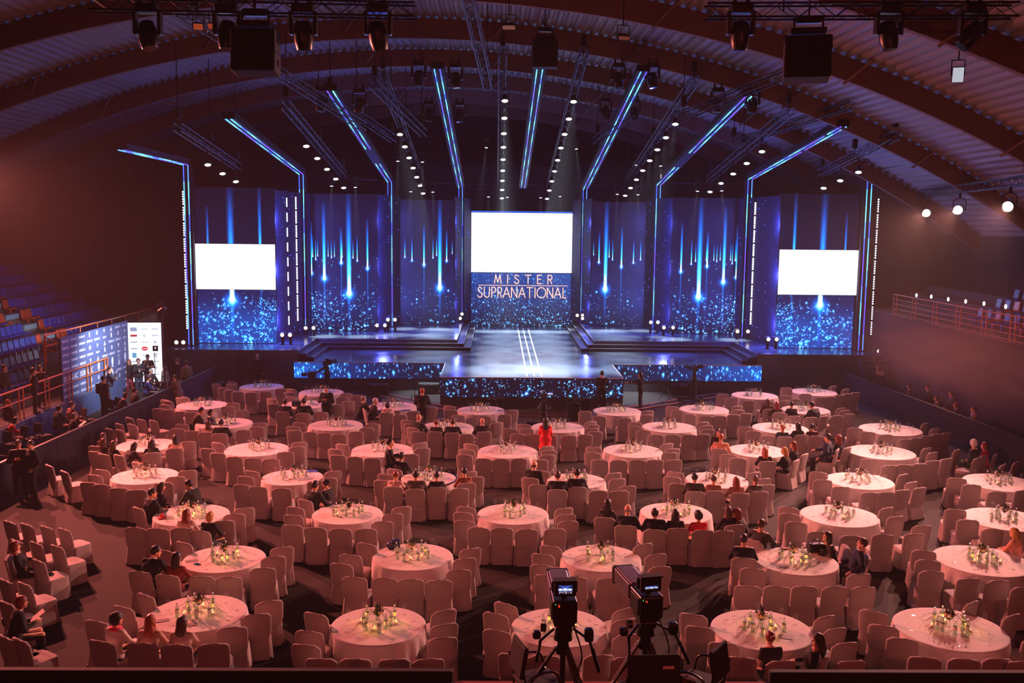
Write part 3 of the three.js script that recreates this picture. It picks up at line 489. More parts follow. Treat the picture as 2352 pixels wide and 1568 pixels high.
// every table: row, centre of its top and half its width in the photograph, then the tops of its chair backs
const TABLES = [
  { r: 'A', c: [455, 1408], w: 110, ch: [[334, 1367], [283, 1395], [222, 1428], [248, 1474], [329, 1478], [411, 1482], [490, 1480], [533, 1442], [588, 1412], [618, 1382]] },
  { r: 'A', c: [869, 1436], w: 109, ch: [[725, 1410], [710, 1451], [702, 1482], [738, 1514], [816, 1515], [906, 1515], [984, 1515], [1017, 1466], [1021, 1435], [1020, 1403]] },
  { r: 'A', c: [1284, 1440], w: 109, ch: [[1161, 1387], [1138, 1410], [1141, 1449], [1180, 1503], [1250, 1507], [1376, 1506], [1440, 1511], [1440, 1459], [1433, 1424], [1433, 1400]] },
  { r: 'A', c: [1750, 1446], w: 114, ch: [[1593, 1412], [1608, 1441], [1672, 1474], [1702, 1511], [1780, 1511], [1869, 1511], [1956, 1519], [1941, 1478], [1918, 1445], [1895, 1417]] },
  { r: 'A', c: [2182, 1444], w: 122, ch: [[2007, 1405], [2030, 1438], [2073, 1468], [2124, 1511], [2215, 1515], [2290, 1514], [2346, 1520], [2346, 1461], [2300, 1419], [2229, 1392]] },
  { r: 'B', c: [515, 1283], w: 93, ch: [[423, 1247], [380, 1265], [328, 1316], [400, 1321], [463, 1325], [525, 1327], [603, 1306], [628, 1280], [648, 1258]] },
  { r: 'B', c: [948, 1278], w: 92, ch: [[845, 1250], [805, 1275], [784, 1296], [814, 1327], [883, 1329], [944, 1332], [1009, 1334], [1054, 1310], [1068, 1284], [1081, 1261]] },
  { r: 'B', c: [1380, 1281], w: 91, ch: [[1265, 1255], [1247, 1274], [1245, 1299], [1257, 1322], [1320, 1326], [1399, 1330], [1455, 1330], [1516, 1303], [1507, 1274], [1472, 1252]] },
  { r: 'B', c: [1828, 1288], w: 93, ch: [[1743, 1245], [1701, 1283], [1729, 1307], [1718, 1347], [1784, 1348], [1848, 1348], [1918, 1349], [1984, 1349], [1974, 1319], [1979, 1293], [1925, 1262]] },
  { r: 'B', c: [2256, 1287], w: 104, ch: [[2122, 1266], [2132, 1288], [2140, 1313], [2226, 1330], [2293, 1335], [2349, 1350], [2339, 1262]] },
  { r: 'C', c: [440, 1182], w: 85, ch: [[319, 1173], [310, 1213], [361, 1215], [418, 1219], [473, 1222], [513, 1197], [538, 1182], [561, 1168]] },
  { r: 'C', c: [798, 1180], w: 80, ch: [[678, 1166], [674, 1184], [671, 1207], [725, 1213], [782, 1216], [840, 1216], [878, 1199], [902, 1181], [923, 1165], [740, 1152]] },
  { r: 'C', c: [1178, 1180], w: 81, ch: [[1081, 1166], [1064, 1178], [1067, 1197], [1099, 1213], [1153, 1214], [1210, 1217], [1275, 1216], [1305, 1198], [1300, 1183], [1296, 1168]] },
  { r: 'C', c: [1552, 1178], w: 81, ch: [[1388, 1190], [1436, 1206], [1495, 1219], [1553, 1220], [1608, 1222], [1662, 1220], [1700, 1202]] },
  { r: 'C', c: [1928, 1184], w: 86, ch: [[1812, 1166], [1813, 1181], [1829, 1200], [1880, 1223], [1956, 1232], [2028, 1229], [2101, 1227], [2117, 1208], [2058, 1187], [2015, 1169]] },
  { r: 'C', c: [2308, 1192], w: 89, ch: [[2196, 1171], [2224, 1195], [2280, 1216]] },
  { r: 'D', c: [333, 1093], w: 75, ch: [[255, 1081], [218, 1092], [204, 1109], [235, 1114], [274, 1122], [314, 1126], [375, 1110], [403, 1096], [431, 1081], [314, 1070]] },
  { r: 'D', c: [672, 1096], w: 70, ch: [[587, 1083], [564, 1095], [556, 1114], [592, 1119], [647, 1123], [727, 1106], [753, 1099], [763, 1083]] },
  { r: 'D', c: [984, 1098], w: 63, ch: [[921, 1082], [886, 1090], [879, 1104], [906, 1122], [955, 1124], [1003, 1126], [1055, 1123], [1090, 1110], [1092, 1096], [1077, 1084]] },
  { r: 'D', c: [1324, 1104], w: 67, ch: [[1255, 1084], [1203, 1094], [1236, 1114], [1278, 1128], [1325, 1126], [1375, 1128], [1423, 1128], [1441, 1117], [1413, 1100], [1410, 1087]] },
  { r: 'D', c: [1646, 1102], w: 70, ch: [[1551, 1085], [1544, 1096], [1557, 1112], [1593, 1130], [1640, 1130], [1695, 1131], [1741, 1131], [1761, 1114], [1753, 1100], [1723, 1087]] },
  { r: 'D', c: [1974, 1104], w: 74, ch: [[1886, 1086], [1890, 1103], [1933, 1119], [1997, 1132], [2035, 1131], [2073, 1126], [2112, 1121], [2094, 1108], [2048, 1092]] },
  { r: 'D', c: [2298, 1108], w: 78, ch: [[2198, 1099], [2232, 1114], [2290, 1130], [2338, 1118]] },
  { r: 'E', c: [338, 1022], w: 68, ch: [[219, 1027], [213, 1039], [246, 1045], [291, 1047], [367, 1040], [402, 1032], [431, 1015], [275, 988], [251, 985], [303, 975], [274, 974], [352, 966], [325, 964], [298, 960]] },
  { r: 'E', c: [590, 1031], w: 72, ch: [[510, 1018], [477, 1031], [500, 1041], [538, 1050], [581, 1053], [622, 1055], [655, 1039], [682, 1027], [688, 1016]] },
  { r: 'E', c: [878, 1033], w: 70, ch: [[792, 1021], [770, 1032], [776, 1046], [815, 1050], [855, 1053], [918, 1062], [943, 1044], [970, 1030], [960, 1018]] },
  { r: 'E', c: [1166, 1036], w: 68, ch: [[1088, 1021], [1072, 1033], [1067, 1045], [1110, 1054], [1151, 1055], [1192, 1054], [1240, 1057], [1257, 1045], [1262, 1035], [1248, 1026]] },
  { r: 'E', c: [1453, 1035], w: 67, ch: [[1363, 1027], [1361, 1040], [1377, 1057], [1421, 1058], [1464, 1057], [1505, 1057], [1548, 1057], [1538, 1040], [1537, 1031], [1518, 1021]] },
  { r: 'E', c: [1740, 1035], w: 66, ch: [[1651, 1034], [1674, 1045], [1695, 1053], [1761, 1059], [1807, 1061], [1840, 1046]] },
  { r: 'E', c: [2024, 1038], w: 73, ch: [[1900, 1037], [1931, 1030], [1997, 1055], [2043, 1070], [2076, 1068], [2112, 1066], [2142, 1059], [2175, 1054], [2142, 1040], [2101, 1030]] },
  { r: 'F', c: [515, 972], w: 64, ch: [[434, 962], [418, 975], [408, 985], [440, 990], [474, 993], [508, 997], [559, 988], [589, 981], [596, 972]] },
  { r: 'F', c: [771, 976], w: 62, ch: [[696, 971], [673, 980], [676, 989], [712, 993], [745, 995], [778, 998], [817, 992], [842, 983], [855, 974]] },
  { r: 'F', c: [1025, 981], w: 62, ch: [[934, 966], [951, 974], [934, 982], [960, 992], [1000, 996], [1036, 998], [1072, 998], [1111, 994], [1141, 971]] },
  { r: 'F', c: [1281, 981], w: 60, ch: [[1211, 975], [1171, 985], [1209, 985], [1189, 997], [1225, 998], [1262, 1000], [1307, 1001], [1344, 999], [1367, 992], [1359, 984], [1361, 977], [1338, 970]] },
  { r: 'F', c: [1537, 981], w: 61, ch: [[1463, 971], [1460, 980], [1478, 989], [1506, 999], [1544, 999], [1583, 999], [1615, 998], [1626, 987], [1623, 978], [1603, 971]] },
  { r: 'F', c: [1792, 983], w: 62, ch: [[1713, 981], [1731, 991], [1764, 1002], [1799, 1004], [1839, 1003], [1872, 1003]] },
  { r: 'F', c: [2045, 986], w: 67, ch: [[1964, 984], [1994, 993], [2035, 999], [2079, 1010], [2103, 1007], [2127, 1002], [2150, 998], [2173, 995], [2137, 984], [2101, 975]] },
  { r: 'G', c: [464, 930], w: 57, ch: [[380, 919], [380, 930], [405, 922], [413, 914], [437, 917], [365, 939], [386, 942], [416, 946], [439, 948], [523, 934], [535, 926], [556, 943]] },
  { r: 'G', c: [700, 929], w: 52, ch: [[624, 916], [628, 928], [654, 947], [692, 952], [738, 947], [776, 930], [800, 922]] },
  { r: 'G', c: [902, 932], w: 54, ch: [[859, 946], [888, 951], [919, 953], [949, 945], [990, 935]] },
  { r: 'G', c: [1105, 942], w: 55, ch: [[1043, 933], [1036, 942], [1052, 954], [1113, 957], [1159, 953], [1176, 942]] },
  { r: 'G', c: [1417, 944], w: 55, ch: [[1319, 926], [1344, 945], [1376, 957], [1435, 961], [1486, 953], [1486, 944]] },
  { r: 'G', c: [1617, 940], w: 55, ch: [[1544, 934], [1556, 943], [1583, 952], [1622, 956], [1654, 956], [1685, 953], [1713, 950], [1696, 942], [1677, 933]] },
  { r: 'G', c: [1850, 941], w: 53, ch: [[1788, 950], [1823, 956], [1862, 959], [1895, 957], [1923, 955], [1951, 951], [1941, 943], [1915, 937], [1765, 943]] },
  { r: 'H', c: [601, 888], w: 50, ch: [[533, 877], [545, 882], [497, 882], [513, 891], [527, 896], [546, 900], [576, 902], [610, 900], [645, 893]] },
  { r: 'H', c: [738, 901], w: 51, ch: [[684, 894], [645, 905], [665, 901], [668, 912], [786, 912], [795, 904], [819, 908]] },
  { r: 'H', c: [1733, 908], w: 51, ch: [[1660, 905], [1680, 914], [1718, 921], [1762, 923], [1803, 920], [1826, 917]] },
  { r: 'H', c: [1869, 900], w: 50, ch: [[1812, 891], [1804, 910], [1850, 905], [1885, 913], [1908, 912], [1928, 908], [1946, 905], [1964, 902], [1933, 894], [1908, 888]] },
];
{ const by = {}; for (const t of TABLES) (by[t.r] = by[t.r] || []).push(t); for (const k in by) by[k].sort((a, b) => a.c[0] - b.c[0]).forEach((t, i) => { t.name = `the ${ROWNAME[k]}'s ${ORD[i]} table from left`; t.near = `${ROWNAME[k]}'s ${ORD[i]} table`; }); }
for (const t of TABLES) { t.p = onLevel(t.c[0], t.c[1], 0.75); const a = onLevel(t.c[0] - t.w, t.c[1], 0.75); t.R = t.p.distanceTo(a); t.d = t.p.distanceTo(EYE); }
TABLES.sort((a, b) => a.d - b.d);

// cloth falling over a table edge, radius 0.9
function clothGeo(v) {
  const N = 132, pos = [], uv = [], idx = [], prof = [[0, 0.756, 0], [0.45, 0.756, 0], [0.86, 0.756, 0], [0.893, 0.752, 0], [0.906, 0.738, 0.03], [0.912, 0.66, 0.14], [0.922, 0.5, 0.38], [0.934, 0.33, 0.62], [0.948, 0.16, 0.85], [0.955, 0.035, 1]];
  prof.forEach(([r, y, t], j) => { for (let i = 0; i <= N; i++) {
    const a = i / N * 2 * PI, f = Math.sin(a * 17 + v * 2 + 1.3 * Math.sin(a * 3 + v)) * 0.6 + Math.sin(a * 9 + v * 5 + Math.sin(a * 5)) * 0.5, k = r + t * (0.012 + 0.062 * f);
    pos.push(Math.cos(a) * k, y + t * 0.012 * Math.sin(a * 5 + v), Math.sin(a) * k); uv.push(j < 4 ? Math.cos(a) * r : a * 0.9, j < 4 ? Math.sin(a) * r : y);
    if (j && i < N) { const b = j * (N + 1) + i, c = b - N - 1; idx.push(c, c + 1, b, b, c + 1, b + 1); }
  } });
  const g = new THREE.BufferGeometry(); g.setAttribute('position', new THREE.Float32BufferAttribute(pos, 3)); g.setAttribute('uv', new THREE.Float32BufferAttribute(uv, 2)); g.setIndex(idx); g.computeVertexNormals(); return g;
}
const CLOTHS = [0, 1.7, 3.1].map(clothGeo), pedestal = J(cyl(0.05, 0.05, 0.7, 10, 0, 0.36, 0), cyl(0.32, 0.34, 0.03, 16, 0, 0.02, 0), cyl(0.86, 0.86, 0.02, 24, 0, 0.735, 0));
const loop = (n, f) => Array.from({ length: n }, (_, i) => f(i / n * 2 * PI));
function ringsGeo(rings, cap) {   // closed loops of [x, y, z] joined into a skin
  const n = rings[0].length, pos = [], uv = [], idx = [];
  rings.forEach((r, j) => r.forEach((p, i) => { pos.push(...p); uv.push(i / n * 1.6, p[1]); if (j) { const a = j * n + i, b = j * n + (i + 1) % n; idx.push(a - n, a, b - n, b - n, a, b); } }));
  if (cap) { const e = (rings.length - 1) * n, c = pos.length / 3, s = [0, 0, 0]; rings[rings.length - 1].forEach((p) => p.forEach((v, k) => { s[k] += v / n; })); pos.push(...s); uv.push(0, 0); for (let i = 0; i < n; i++) idx.push(e + i, c, e + (i + 1) % n); }
  const g = new THREE.BufferGeometry(); g.setAttribute('position', new THREE.Float32BufferAttribute(pos, 3)); g.setAttribute('uv', new THREE.Float32BufferAttribute(uv, 2)); g.setIndex(idx); g.computeVertexNormals(); return g;
}
const sq = (a, e) => { const c = Math.cos(a), s = Math.sin(a); return [Math.sign(c) * Math.pow(Math.abs(c), e), Math.sign(s) * Math.pow(Math.abs(s), e)]; };
function skirtGeo(v) {
  const rings = [];
  for (const [y, t] of [[0.03, 1], [0.15, 0.75], [0.3, 0.4], [0.42, 0.12], [0.465, 0.02], [0.485, 0], [0.492, -1]]) rings.push(loop(48, (a) => {
    const [x, z] = sq(-a, 0.36), f = Math.sin(a * 8 + v) * 0.5 + Math.sin(a * 13 + v * 3) * 0.4, k = t < 0 ? 0.86 : y > 0.475 ? 0.97 : 1, fl = Math.max(0, t);
    return [x * (0.228 + fl * (0.022 + 0.016 * f)) * k, y, z > 0 ? z * (0.2 + fl * (0.075 + 0.012 * f)) * k : z * (0.245 + fl * (0.02 + 0.018 * f)) * k];
  }));
  return ringsGeo(rings, true);
}
function backGeo(v) {
  const rings = [], n = 28;
  for (const u of [0, 0.05, 0.14, 0.28, 0.45, 0.62, 0.76, 0.86, 0.93, 0.97, 0.99, 1]) {
    const y = 0.40 + u * 0.53, w = 0.228 * (u < 0.28 ? 0.62 + 0.38 * Math.sqrt(1 - ((0.28 - u) / 0.28) ** 2) : 1) * (u > 0.8 ? Math.pow(1 - Math.pow((u - 0.8) / 0.2, 2.6) * 0.93, 0.42) : 1), th = 0.034 * (u > 0.93 ? Math.sqrt(Math.max(0.02, 1 - ((u - 0.93) / 0.07) ** 2)) : 1);
    rings.push(loop(n, (a) => { const [x, z] = sq(-a, 0.5), X = x * w; return [X, y + (u > 0.9 ? 0.006 * Math.sin(X * 40 + v) : 0), 0.205 + (y - 0.42) * 0.17 + z * th - 0.5 * X * X + (u > 0.9 ? 0.004 * Math.sin(X * 60 + v) : 0)]; }));
  }
  return ringsGeo(rings, true);
}
const SKIRTS = [0.3, 2, 4.1].map(skirtGeo), BACKS = [0, 2.2].map(backGeo), legGeo = cyl(0.013, 0.011, 0.07, 6, 0, 0.035, 0);
const CHAIR = [0, 1, 2].map((k) => {
  const t = new THREE.Group(); t.name = 'banquet_chair'; t.userData = { category: 'chair' };
  part('cover_skirt', SKIRTS[k], MT.cover, t); part('cover_back', BACKS[k % 2], MT.cover, t);
  for (const [x, z] of [[-0.21, -0.22], [0.21, -0.22], [-0.21, 0.25], [0.21, 0.25]]) part('leg', legGeo, MT.darkMetal, t).position.set(x, 0, z);
  return t;
});
const chairs = [];
function chairAt(px, yaw, label, tb) {
  const b = onLevel(px[0], px[1], 0.925), x = b.x - Math.sin(yaw) * 0.28, z = b.z - Math.cos(yaw) * 0.28;
  const c = { x, z, yaw, label, px, tb };
  if (tb) { const dx = x - tb.p.x, dz = z - tb.p.z, L = Math.hypot(dx, dz), m = tb.R + 0.2; if (L < m) { c.x = tb.p.x + dx / L * m; c.z = tb.p.z + dz / L * m; } }
  c.d = Math.hypot(c.x - EYE.x, c.z); chairs.push(c); return c;
}
for (const t of TABLES) {
  const cx = t.ch.slice().sort((a, b) => a[0] - b[0]);
  t.ch.forEach((px) => {
    const b = onLevel(px[0], px[1], 0.925), a = Math.atan2(b.x - t.p.x, b.z - t.p.z), f = Math.max(-0.62, Math.min(0.62, a * 0.28 + (t.p.x > 9 ? 0.16 : 0)));
    chairAt(px, f + rr(-0.06, 0.06), `white covered chair, ${ORD[cx.indexOf(px)]} from left at ${t.name}`, t);
  });
}
[[22, 1199], [61, 1205], [107, 1211], [147, 1216]].forEach((p, i) => chairAt(p, -0.6, `white covered chair by the left edge, ${ORD[i]} along the back line of four`));
[[38, 1242], [82, 1247], [131, 1255]].forEach((p, i) => chairAt(p, -0.62, `white covered chair by the left edge, ${ORD[i]} along the second line of three`));
[[48, 1279], [88, 1288]].forEach((p, i) => chairAt(p, -0.62, `white covered chair by the left edge, ${ORD[i]} in the pair behind the leaning person`));
[[13, 1334], [56, 1341]].forEach((p, i) => chairAt(p, -0.62, `white covered chair by the left edge, ${ORD[i]} in the pair beyond the red-haired person`));
[[16, 1385], [13, 1464], [47, 1470]].forEach((p, i) => chairAt(p, -0.6, `white covered chair by the left edge, ${['behind', 'left of', 'under'][i]} the red-haired person`));
[[113, 1069], [148, 1083]].forEach((p, i) => chairAt(p, -0.75, `white covered chair by the barrier, ${['nearer to', 'further from'][i]} the two suited men`));
[[2242, 1053], [2262, 1047], [2288, 1042], [2303, 1068], [2333, 1062], [2197, 1034]].forEach((p, i) => chairAt(p, 0.75, `white covered chair, ${ORD[i]} in the loose group by the right barrier`));
// tables with their cloths
const glassMat = new THREE.MeshPhysicalMaterial({ color: 0xffffff, roughness: 0.02, transmission: 1, thickness: 0, ior: 1.5 });
const bottleMat = new THREE.MeshPhysicalMaterial({ color: 0xeaf4f0, roughness: 0.06, transmission: 0.93, thickness: 0, ior: 1.45 });
const waterMat = new THREE.MeshPhysicalMaterial({ color: 0xe4efe6, roughness: 0.03, transmission: 0.95, thickness: 0, ior: 1.33 });
const labelMat = std('#dfe8d8', 0.5), labelRed = std('#b8a890', 0.5), capMat = std('#dfe6f2', 0.3), waxMat = std('#f3e2bd', 0.5), leafMat = std('#24401c', 0.6), bladeMat = std('#4a5a2a', 0.6), roseMat = [std('#f0d8b8', 0.7), std('#f6e6d2', 0.7), std('#e2b79a', 0.7)];
const flameMat = glow('#ffd27a', 2.4);
const bottleGeo = lathe([[0.001, 0.002], [0.03, 0.002], [0.033, 0.012], [0.033, 0.14], [0.028, 0.165], [0.014, 0.195], [0.0125, 0.22]], 12), bandGeo = lathe([[0.0336, 0.065], [0.0336, 0.125]], 12), capGeo = lathe([[0.0145, 0.212], [0.0145, 0.234], [0.012, 0.236], [0, 0.236]], 10), fillGeo = lathe([[0.0005, 0.006], [0.0305, 0.006], [0.0305, 0.135]], 10);
const wineGeo = lathe([[0.001, 0.003], [0.034, 0.002], [0.03, 0.006], [0.005, 0.012], [0.004, 0.07], [0.012, 0.082], [0.034, 0.105], [0.038, 0.135], [0.033, 0.178]], 14);
const votGeo = lathe([[0.001, 0.002], [0.032, 0.002], [0.036, 0.02], [0.038, 0.075]], 14), waxGeo = lathe([[0.001, 0.004], [0.03, 0.004], [0.031, 0.035], [0.001, 0.035]], 12), flameGeo = lathe([[0.0005, 0.036], [0.008, 0.048], [0.009, 0.058], [0.005, 0.075], [0.0005, 0.09]], 8);
const vaseGeo = lathe([[0.001, 0.002], [0.042, 0.002], [0.046, 0.02], [0.044, 0.1], [0.05, 0.135]], 16);
const bouquet = [0, 1, 2].map(() => {
  const leaf = [], blade = [];
  const leafShape = (L, w) => { const g = new THREE.PlaneGeometry(w, L, 2, 4).translate(0, L / 2, 0), p = g.attributes.position; for (let i = 0; i < p.count; i++) { const t = p.getY(i) / L; p.setX(i, p.getX(i) * Math.sin(PI * Math.min(0.97, t * 0.85 + 0.12))); p.setZ(i, -0.35 * L * t * t + Math.abs(p.getX(i)) * 0.4); } g.computeVertexNormals(); return g; };
  for (let i = 0; i < 46; i++) { const a = rr(0, 2 * PI), e = rr(0.1, 1.25); leaf.push(put(put(leafShape(rr(0.08, 0.17), rr(0.022, 0.045)), 0, 0, 0, e, 0, 0), 0, 0.13, 0, 0, a, 0)); }
  for (let i = 0; i < 30; i++) { const a = rr(0, 2 * PI), L = rr(0.25, 0.48), c = Math.cos(a), s = Math.sin(a), b = rr(-0.1, 0.1); blade.push(tube([[0, 0.1, 0], [c * L * 0.3 - s * b * 0.3, rr(0.16, 0.24), s * L * 0.3 + c * b * 0.3], [c * L * 0.75 - s * b, rr(0.04, 0.12), s * L * 0.75 + c * b], [c * L, 0.01, s * L]], 0.0022, 8, 3)); }
  const rose = []; for (let i = 0; i < 6; i++) { const a = i * 1.05 + rr(0, 0.4), r = i ? 0.055 : 0; const gs = []; for (let k = 0; k < 5; k++) gs.push(put(new THREE.SphereGeometry(0.031 - k * 0.003, 8, 5, 0, 2 * PI, 0, 2), rr(-0.006, 0.006), k * 0.004, rr(-0.006, 0.006), rr(-0.4, 0.4), a, rr(-0.4, 0.4))); rose.push(put(J(gs), Math.cos(a) * r, 0.205 + (i ? -0.025 : 0.01), Math.sin(a) * r)); }
  return { leaf: J(leaf), blade: J(blade), rose };
});
const bottles = [], wines = [], candles = [];
const cardTex = {};
function cardMat(n) { return cardTex[n] || (cardTex[n] = std('#ffffff', 0.7, 0, { map: canvasTex(64, 48, (c, w, h) => { c.fillStyle = '#fbf6f2'; c.fillRect(0, 0, w, h); c.fillStyle = '#3a2a28'; c.font = 'bold 26px sans-serif'; c.textAlign = 'center'; c.textBaseline = 'middle'; c.fillText(n, w / 2, h / 2); }) })); }
TABLES.forEach((t, i) => {
  const o = thing('banquet_table', `round table under white floor-length cloth, ${t.name}`, 'table', [t.p.x, 0, t.p.z], i * 1.1);
  part('pedestal', pedestal, MT.darkMetal, o);
  const cl = part('tablecloth', CLOTHS[i % 3], MT.cloth, o); cl.scale.set(t.R / 0.9, 1, t.R / 0.9);
  const y = 0.757, near = t.d < 27;
  const f = thing('flower_vase', `rose and fern posy in glass vase on ${t.name}`, 'flowers', [t.p.x + rr(-0.04, 0.04), y, t.p.z - 0.06 + rr(-0.04, 0.04)], rr(0, 6)), bq = bouquet[i % 3]; f.scale.setScalar(1.3);
  part('vase', vaseGeo, glassMat, f); part('foliage', bq.leaf, leafMat, f); part('grass_blades', bq.blade, bladeMat, f); bq.rose.forEach((g, k) => part('rose', g, roseMat[k % 3], f));
  const spots = []; const put2 = (list, n, r0, r1, min, off) => { for (let k = 0; k < n; k++) { let best; for (let q = 0; q < 14; q++) { const a = off + (k + rr(-0.3, 0.3)) / n * 2 * PI, r = rr(r0, r1), x = Math.cos(a) * r, z = Math.sin(a) * r; if (Math.hypot(x, z + 0.06) > 0.15 && spots.every((s) => Math.hypot(s[0] - x, s[1] - z) > min)) { best = [x, z]; break; } } if (best) { spots.push(best); list.push({ x: t.p.x + best[0], z: t.p.z + best[1], t, d: t.d }); } } };
  put2(candles, 3, 0.24, 0.36, 0.1, rr(0, 6)); put2(bottles, 8, 0.2, 0.4, 0.085, rr(0, 6)); put2(wines, 10, t.R * 0.68, t.R * 0.8, 0.12, rr(0, 1));
  if (t.num) { const c = thing('number_card', `small white table number card on ${t.name}`, 'card', [t.p.x - 0.2 + rr(-0.06, 0.1), y, t.p.z + 0.33], rr(-0.4, 0.2)); const g = put(new THREE.BoxGeometry(0.1, 0.085, 0.002), 0, 0.04, 0, -0.35, 0, 0); part('card_face', g, cardMat(t.num), c); part('card_back', put(new THREE.BoxGeometry(0.1, 0.085, 0.002), 0, 0.04, -0.03, 0.35, 0, 0), MT.cloth, c); }
});
function onTables(list, name, cat, word, build, stuffGeo, stuffMat, cap, swarm, grow = 1.2) {
  list.sort((a, b) => a.d - b.d);
  const seen = new Map(); list.slice(0, cap).forEach((b) => { if (!seen.has(b.t)) seen.set(b.t, []); seen.get(b.t).push(b); });
  const proto = build();
  for (const [t, l] of seen) l.sort((a, b) => a.x / -a.z - b.x / -b.z).forEach((b, i) => {
    const o = proto(b.t.d < 30); o.scale.setScalar(grow); o.name = numbered(name); o.position.set(b.x, 0.757, b.z); o.rotation.y = rr(0, 6); scene.add(o);
    tag(o, `${word}, ${ORD[i]} from left on ${t.name}`, cat);
  });
  const rest = list.slice(cap); if (!rest.length) return;
  const im = shade(new THREE.InstancedMesh(stuffGeo, stuffMat, rest.length)); im.name = swarm[0]; rest.forEach((b, i) => im.setMatrixAt(i, new THREE.Matrix4().makeScale(grow, grow, grow).setPosition(b.x, 0.757, b.z))); stuff(im); im.userData.label = swarm[1]; scene.add(im);
}
const protoGroup = (f) => { const near = f(true), far = f(false); return () => (n) => (n ? near : far).clone(); };
onTables(bottles, 'water_bottle', 'bottle', 'clear water bottle', protoGroup((n) => { const g = new THREE.Group(); part('bottle_body', bottleGeo, bottleMat, g); if (n) part('water', fillGeo, waterMat, g); part('bottle_label', bandGeo, labelMat, g); part('bottle_cap', capGeo, capMat, g); return g; }), J(bottleGeo, bandGeo, capGeo), bottleMat, 300, ['distant_water_bottles', 'clear water bottles on the tables furthest from the camera']);
onTables(wines, 'wine_glass', 'glass', 'empty stemmed glass', protoGroup(() => { const m = shade(new THREE.Mesh(wineGeo, glassMat)); return m; }), wineGeo, glassMat, 300, ['distant_wine_glasses', 'empty stemmed glasses on the tables furthest from the camera']);
onTables(candles, 'tea_light', 'candle', 'lit tea light', protoGroup(() => { const g = new THREE.Group(); part('glass_cup', votGeo, glassMat, g); part('wax', waxGeo, waxMat, g); part('flame', flameGeo, flameMat, g).castShadow = false; return g; }), waxGeo, waxMat, 300, ['distant_tea_lights', 'lit tea lights on the furthest tables']);
candles.filter((c) => c.d < 26).forEach((c) => { const p = new THREE.PointLight(0xffb04a, 0.14 / EX, 0, 2); p.position.set(c.x, 0.757 + 0.062, c.z); p.castShadow = true; p.shadow.radius = 0.5; p.name = 'candle_light'; scene.add(p); });
// ---------- barriers, stands, sponsor wall ----------
function barrier(label, pts) {
  const t = thing('black_barrier', label, 'barrier');
  for (let i = 1; i < pts.length; i++) { const a = V(...pts[i - 1]), b = V(...pts[i]), n = Math.max(1, Math.round(a.distanceTo(b) / 2.5)); for (let k = 0; k < n; k++) { const p = a.clone().lerp(b, (k + 0.005) / n), q = a.clone().lerp(b, (k + 0.995) / n); part('drape_panel', beam([p.x, 0.53, p.z], [q.x, 0.53, q.z], 0.07, 1.04), MT.drape, t); } part('top_rail', beam([a.x, 1.08, a.z], [b.x, 1.08, b.z], 0.1, 0.05), MT.darkMetal, t); }
}
barrier('long black draped barrier between the tables and the left stand', [[-15.15, 0, -46.7], [-15.6, 0, -36], [-16, 0, -28], [-16.4, 0, -16]]);
barrier('long black draped barrier between the tables and the right stand', [[15.35, 0, -45.8], [15.9, 0, -38], [16.45, 0, -29], [16.9, 0, -16]]);
// left stand
const seatProfile = (() => { const s = new THREE.Shape(), up = [[0.2, 0.42], [0.18, 0.445], [0.05, 0.425], [-0.12, 0.42], [-0.17, 0.46], [-0.2, 0.62], [-0.235, 0.8], [-0.255, 0.8], [-0.23, 0.62], [-0.2, 0.42], [-0.14, 0.385], [0.06, 0.39], [0.19, 0.405]]; up.forEach(([x, y], i) => (i ? s.lineTo(x, y) : s.moveTo(x, y))); return J(new THREE.ExtrudeGeometry(s, { depth: 0.36, bevelEnabled: true, bevelSize: 0.018, bevelThickness: 0.03, bevelSegments: 2 }).translate(0, 0, -0.18), box(0.06, 0.4, 0.1, 0, 0.2, 0)); })();
const seatBlue = std('#123a9a', 0.35), seatOrange = std('#d2481a', 0.35), treadMat = std('#57524c', 0.9), stepBlue = std('#7f9aa0', 0.8), baseBlue = std('#33476e', 0.85);
